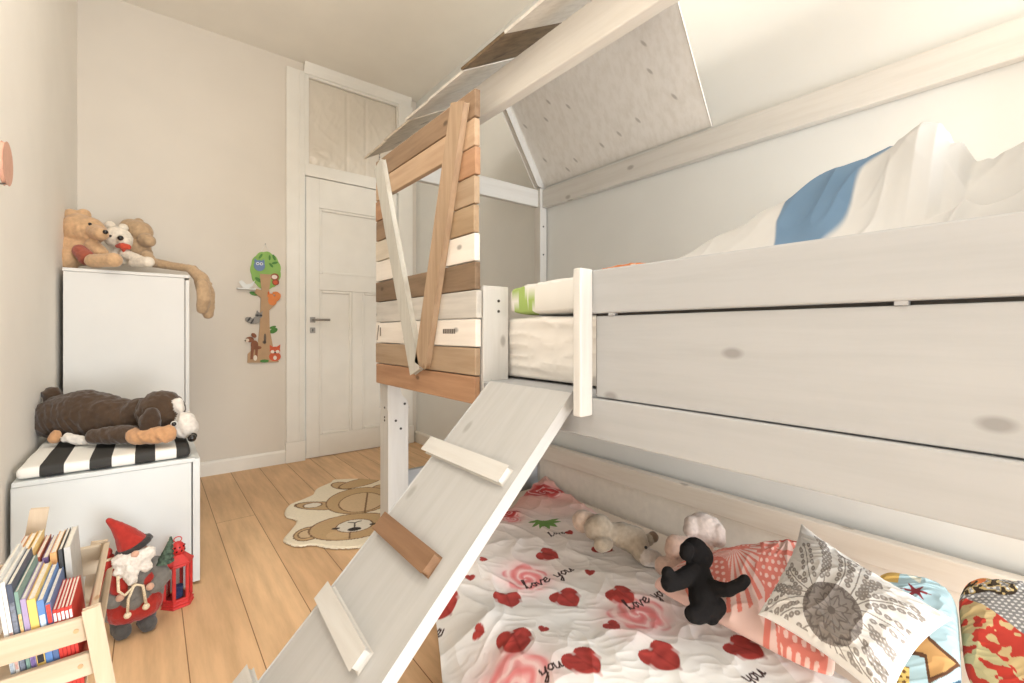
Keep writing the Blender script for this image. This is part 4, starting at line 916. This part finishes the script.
for k in range(5):
    book(x, .0046, .156-.001*(k % 2), .135, CY0+.022, (204,58,50), '%s of five thin red series books with white title boxes' % words[k], band=[(.86,.96,W),(.60,.74,(236,190,180)),(.12,.2,W)]); x += .0052
x = -.208
bk = [(.008,.232,.17,(214,150,120),'salmon book in the back row next to the crate wall'), (.010,.236,.16,(226,178,96),'orange book in the back row left part'), (.007,.238,.16,(240,206,130),'pale yellow book in the back row'),
 (.008,.222,.16,(176,96,72),'brick red book in the back row centre'), (.009,.218,.16,(120,96,140),'purple book in the back row centre'), (.010,.226,.15,(222,166,110),'tan book in the back row right of the purple one'),
 (.006,.230,.16,(70,70,72),'thin black book near the right end of the back row'), (.010,.232,.16,(200,196,190),'grey covered book at the right end of the back row')]
for t, h, dp, c_, lb in bk:
    book(x, t, h*.87, .14, CY0+.208, c_, lb, lean=4, z=.3365); x += t+.0028

# ------------------------------------------------------------------ gnome and lantern on the floor
GX, GY = -.040, 1.985
gn = thing('gnome', 'bearded gnome figurine with a red pointed hat standing by the book crate', 'figurine', (GX, GY, 0))
g3 = lambda px_, py_, z, r: (GX+px_, GY+py_, z, r)
pg_ = pl(r=(170,52,44), g=(120,116,110), d=(84,82,80), w=(228,220,210), s=(214,170,146), n=(70,92,62), b=(150,90,60), k=(60,56,54))
blob('coat', [('g',[g3(0,0,.115,.060),g3(0,0,.16,.058),g3(0,0,.20,.048)]), ('r',[g3(-.03,-.02,.165,.038),g3(-.035,-.02,.20,.030)]), ('r',[g3(.03,-.022,.165,.030)]), ('r',[g3(-.02,0,.088,.058),g3(.02,0,.088,.058)]), ('g',[g3(-.045,0,.085,.040),g3(.05,.0,.11,.03)])], pg_, M_fur, gn, .004, 4, .002)
for sx in (-.036, .030): blob('boot', [('d',[g3(sx,0,.070,.028),g3(sx,-.004,.045,.029)]), ('d',[g3(sx,-.012,.026,.027),g3(sx+.006,-.035,.024,.025)])], pg_, M_fur, gn, .004, 3, .0015)
blob('arm', [('r',[g3(-.055,0,.20,.026),g3(-.082,-.02,.165,.026)]), ('g',[g3(-.082,-.03,.145,.022),g3(-.05,-.055,.135,.019)])], pg_, M_fur, gn, .004, 4, .0015)
blob('arm', [('g',[g3(.052,0,.205,.026),g3(.072,-.02,.165,.027),g3(.055,-.05,.15,.022)])], pg_, M_fur, gn, .004, 4, .0015)
blob('hand', [('s',[g3(-.035,-.066,.15,.012)])], pg_, M_fur, gn, .003, 2, 0); blob('hand', [('s',[g3(.040,-.066,.16,.012)])], pg_, M_fur, gn, .003, 2, 0)
blob('beard', [('w',[g3(-.035,-.035,.255,.024),g3(0,-.045,.25,.028),g3(.035,-.035,.26,.022)]), ('w',[g3(-.01,-.062,.225,.022),g3(-.005,-.07,.195,.014)]), ('w',[g3(.03,-.05,.225,.018)]), ('w',[g3(-.035,-.05,.225,.018)])], pg_, M_fur, gn, .0035, 2, .004, 130)
blob('head', [('s',[g3(0,-.012,.262,.036)]), ('s',[g3(.002,-.056,.274,.012)])], pg_, M_fur, gn, .0035, 2, 0)
blob('hat', [('r',[g3(-.006,0,.290,.041),g3(-.022,.0,.322,.030),g3(-.045,0,.358,.017),g3(-.066,0,.384,.009)])], pg_, M_fur, gn, .0035, 5, .001)
hb = [g3(.039*math.cos(a)-.002, .039*math.sin(a), .283+.016*math.cos(a), .011) for a in np.linspace(0, 2*math.pi, 15)]
blob('hat_brim', [('k',hb)], pg_, M_fur, gn, .0035, 2, .002)
rp = MB(); M_rope = plain('cream rope', (226,208,178), .9, .15, 300, .3)
rp.tube([(GX-.040,GY-.075,.225),(GX-.038,GY-.085,.18),(GX-.022,GY-.092,.165),(GX+.005,GY-.092,.19),(GX+.022,GY-.090,.18),(GX+.03,GY-.088,.115)], .0042, 8)
rp.tube([(GX+.0,GY-.093,.19),(GX-.014,GY-.092,.15),(GX-.016,GY-.09,.105)], .0042, 8); rp.ell((GX-.016,GY-.09,.098), .010); rp.ell((GX+.03,GY-.088,.108), .010)
obj('rope', rp, M_rope, gn, smooth=True)
tr_ = MB(); cx, cy = GX+.080, GY-.016
for k in range(5):
    r0 = .028-.0048*k; z0 = .208+.015*k
    tr_.lathe([(r0, z0), (r0*.92, z0+.004), (r0*.35, z0+.023)], (cx+.004*k, cy, 0), 9)
obj('fir_tree', tr_, plain('dark fir green', (78,94,80), .9, .35, 90, .6), gn)
bg = MB().ell((GX-.078,GY+.03,.235), (.032,.03,.034)).ell((GX-.075,GY+.022,.272), (.018,.018,.016))
obj('sack', bg, plain('red tartan sack', (166,56,48), .9, .4, 40, .3), gn, smooth=True)
obj('sack_tie', MB().tube([(GX-.098,GY+.0,.252),(GX-.078,GY-.012,.258),(GX-.055,GY+.0,.256)], .0045, 8), M_rope, gn, smooth=True)

LX, LY = .080, 2.078
ln_ = thing('lantern', 'small red hexagonal candle lantern on the floor beside the gnome', 'lantern', (LX, LY, 0))
M_lr = plain('red painted tin', (204,52,50), .4, .06, 30, .05, .5)
hx = lambda r, z, rot=0: [(LX+r*math.cos(R(60*k+rot)), LY+r*math.sin(R(60*k+rot)), z) for k in range(6)]
hr = 12
bs_ = MB().prism(hx(.050, .001, hr), (0,0,.012)).prism(hx(.046, .013, hr), (0,0,.012))
obj('base', bs_, M_lr, ln_, .002)
fr2 = MB()
for k in range(6):
    x_, y_, _ = hx(.0405, 0, hr)[k]; fr2.tube([(x_, y_, .025), (x_, y_, .152)], .0062, 8)
for z in (.027, .148):
    P6 = hx(.0405, z, hr); fr2.tube(P6+[P6[0]], .004, 6)
obj('frame', fr2, M_lr, ln_, smooth=False)
b = len(bs_.v)
rf = MB().prism(hx(.050, .153, hr), (0,0,.006)); v0 = hx(.048, .159, hr); v1 = hx(.022, .186, hr)
rf.add(v0+v1, [tuple(range(5,-1,-1)), tuple(range(6,12))]+[(k, (k+1) % 6, 6+(k+1) % 6, 6+k) for k in range(6)])
obj('roof', rf, M_lr, ln_, .001)
dm = obj('vent_dome', MB().lathe([(.021,.187),(.022,.205),(.020,.215),(.013,.224),(.004,.229)], (LX,LY,0), 18), M_lr, ln_, smooth=True)
hl = MB()
for k in range(9):
    a = 2*math.pi*k/9
    for z, r in ((.198,.0215), (.212,.0203)): hl.ell((LX+r*math.cos(a+z*30), LY+r*math.sin(a+z*30), z), .0034, 8, 6)
obj('vent_hole', hl, plain('dark vent hole', (70,20,20), .8), dm)
obj('top_ring', MB().tube([(LX+.012*math.cos(a), LY, .236+.010*math.sin(a)) for a in np.linspace(0, 2*math.pi, 20)], .0018, 6), M_lr, ln_)
mg, ntg, bg_ = newmat('lantern glass', (235,235,240), .03, .5); bg_.inputs['Transmission Weight'].default_value = 1.0; bg_.inputs['IOR'].default_value = 1.1
for k in range(6):
    a, c_ = Vector(hx(.0375, .030, hr)[k]), Vector(hx(.0375, .030, hr)[(k+1) % 6]); dd = (c_-a)*.12
    nrm = Vector((c_.y-a.y, a.x-c_.x, 0)).normalized()*.0012
    obj('glass', MB().prism([a+dd, c_-dd, c_-dd+Vector((0,0,.115)), a+dd+Vector((0,0,.115))], nrm), mg, ln_)
obj('candle', MB().lathe([(.017,.026),(.017,.066),(.004,.068)], (LX,LY,0), 18), plain('dark blue candle', (70,84,130), .5), ln_, smooth=False)

# ------------------------------------------------------------------ light, camera
w = bpy.data.worlds.new('World'); SC.world = w; w.use_nodes = True
bgd = w.node_tree.nodes['Background']; bgd.inputs[0].default_value = (.94, .975, 1.0, 1); bgd.inputs[1].default_value = LW
def area(name, loc, target, size, power, col=(1,1,1), sy=None):
    l = bpy.data.lights.new(name, 'AREA'); l.energy = power; l.color = col; l.size = size
    if sy: l.shape = 'RECTANGLE'; l.size_y = sy
    o = bpy.data.objects.new(name, l); COL.objects.link(o); o.location = loc
    o.rotation_euler = (Vector(target)-Vector(loc)).to_track_quat('-Z', 'Y').to_euler(); return o
area('window_light', (1.45, -3.0, 1.05), (.9, 2.5, .9), 1.3, LWIN, (.93,.97,1), 2.0)
area('flash_light', (-.02, .03, 1.715), (1.3, 1.6, 1.5), .12, LFL, (1,.99,.97))
area('fill_light', (.5, -1.7, .45), (1.25, 1.2, .25), .8, LFI, (.96,.98,1))
area('overhead_fill', (.15, 1.25, 3.06), (.15, 1.25, 0), .9, LCE, (1,.95,.88))  # unseen lamp, added for warm light from above
cam = bpy.data.cameras.new('Camera'); co = bpy.data.objects.new('Camera', cam); COL.objects.link(co)
co.location = (0, 0, 1); co.rotation_euler = (R(90), 0, -math.atan2(362, 455))
cam.sensor_width = 36; cam.lens = 455/1024*36; cam.shift_y = -9.5/1024; cam.clip_start = .02; SC.camera = co
SC.view_settings.view_transform = 'Standard'; SC.view_settings.look = 'None'; SC.view_settings.gamma = 1; SC.view_settings.use_curve_mapping = False
SC.view_settings.exposure = LEX
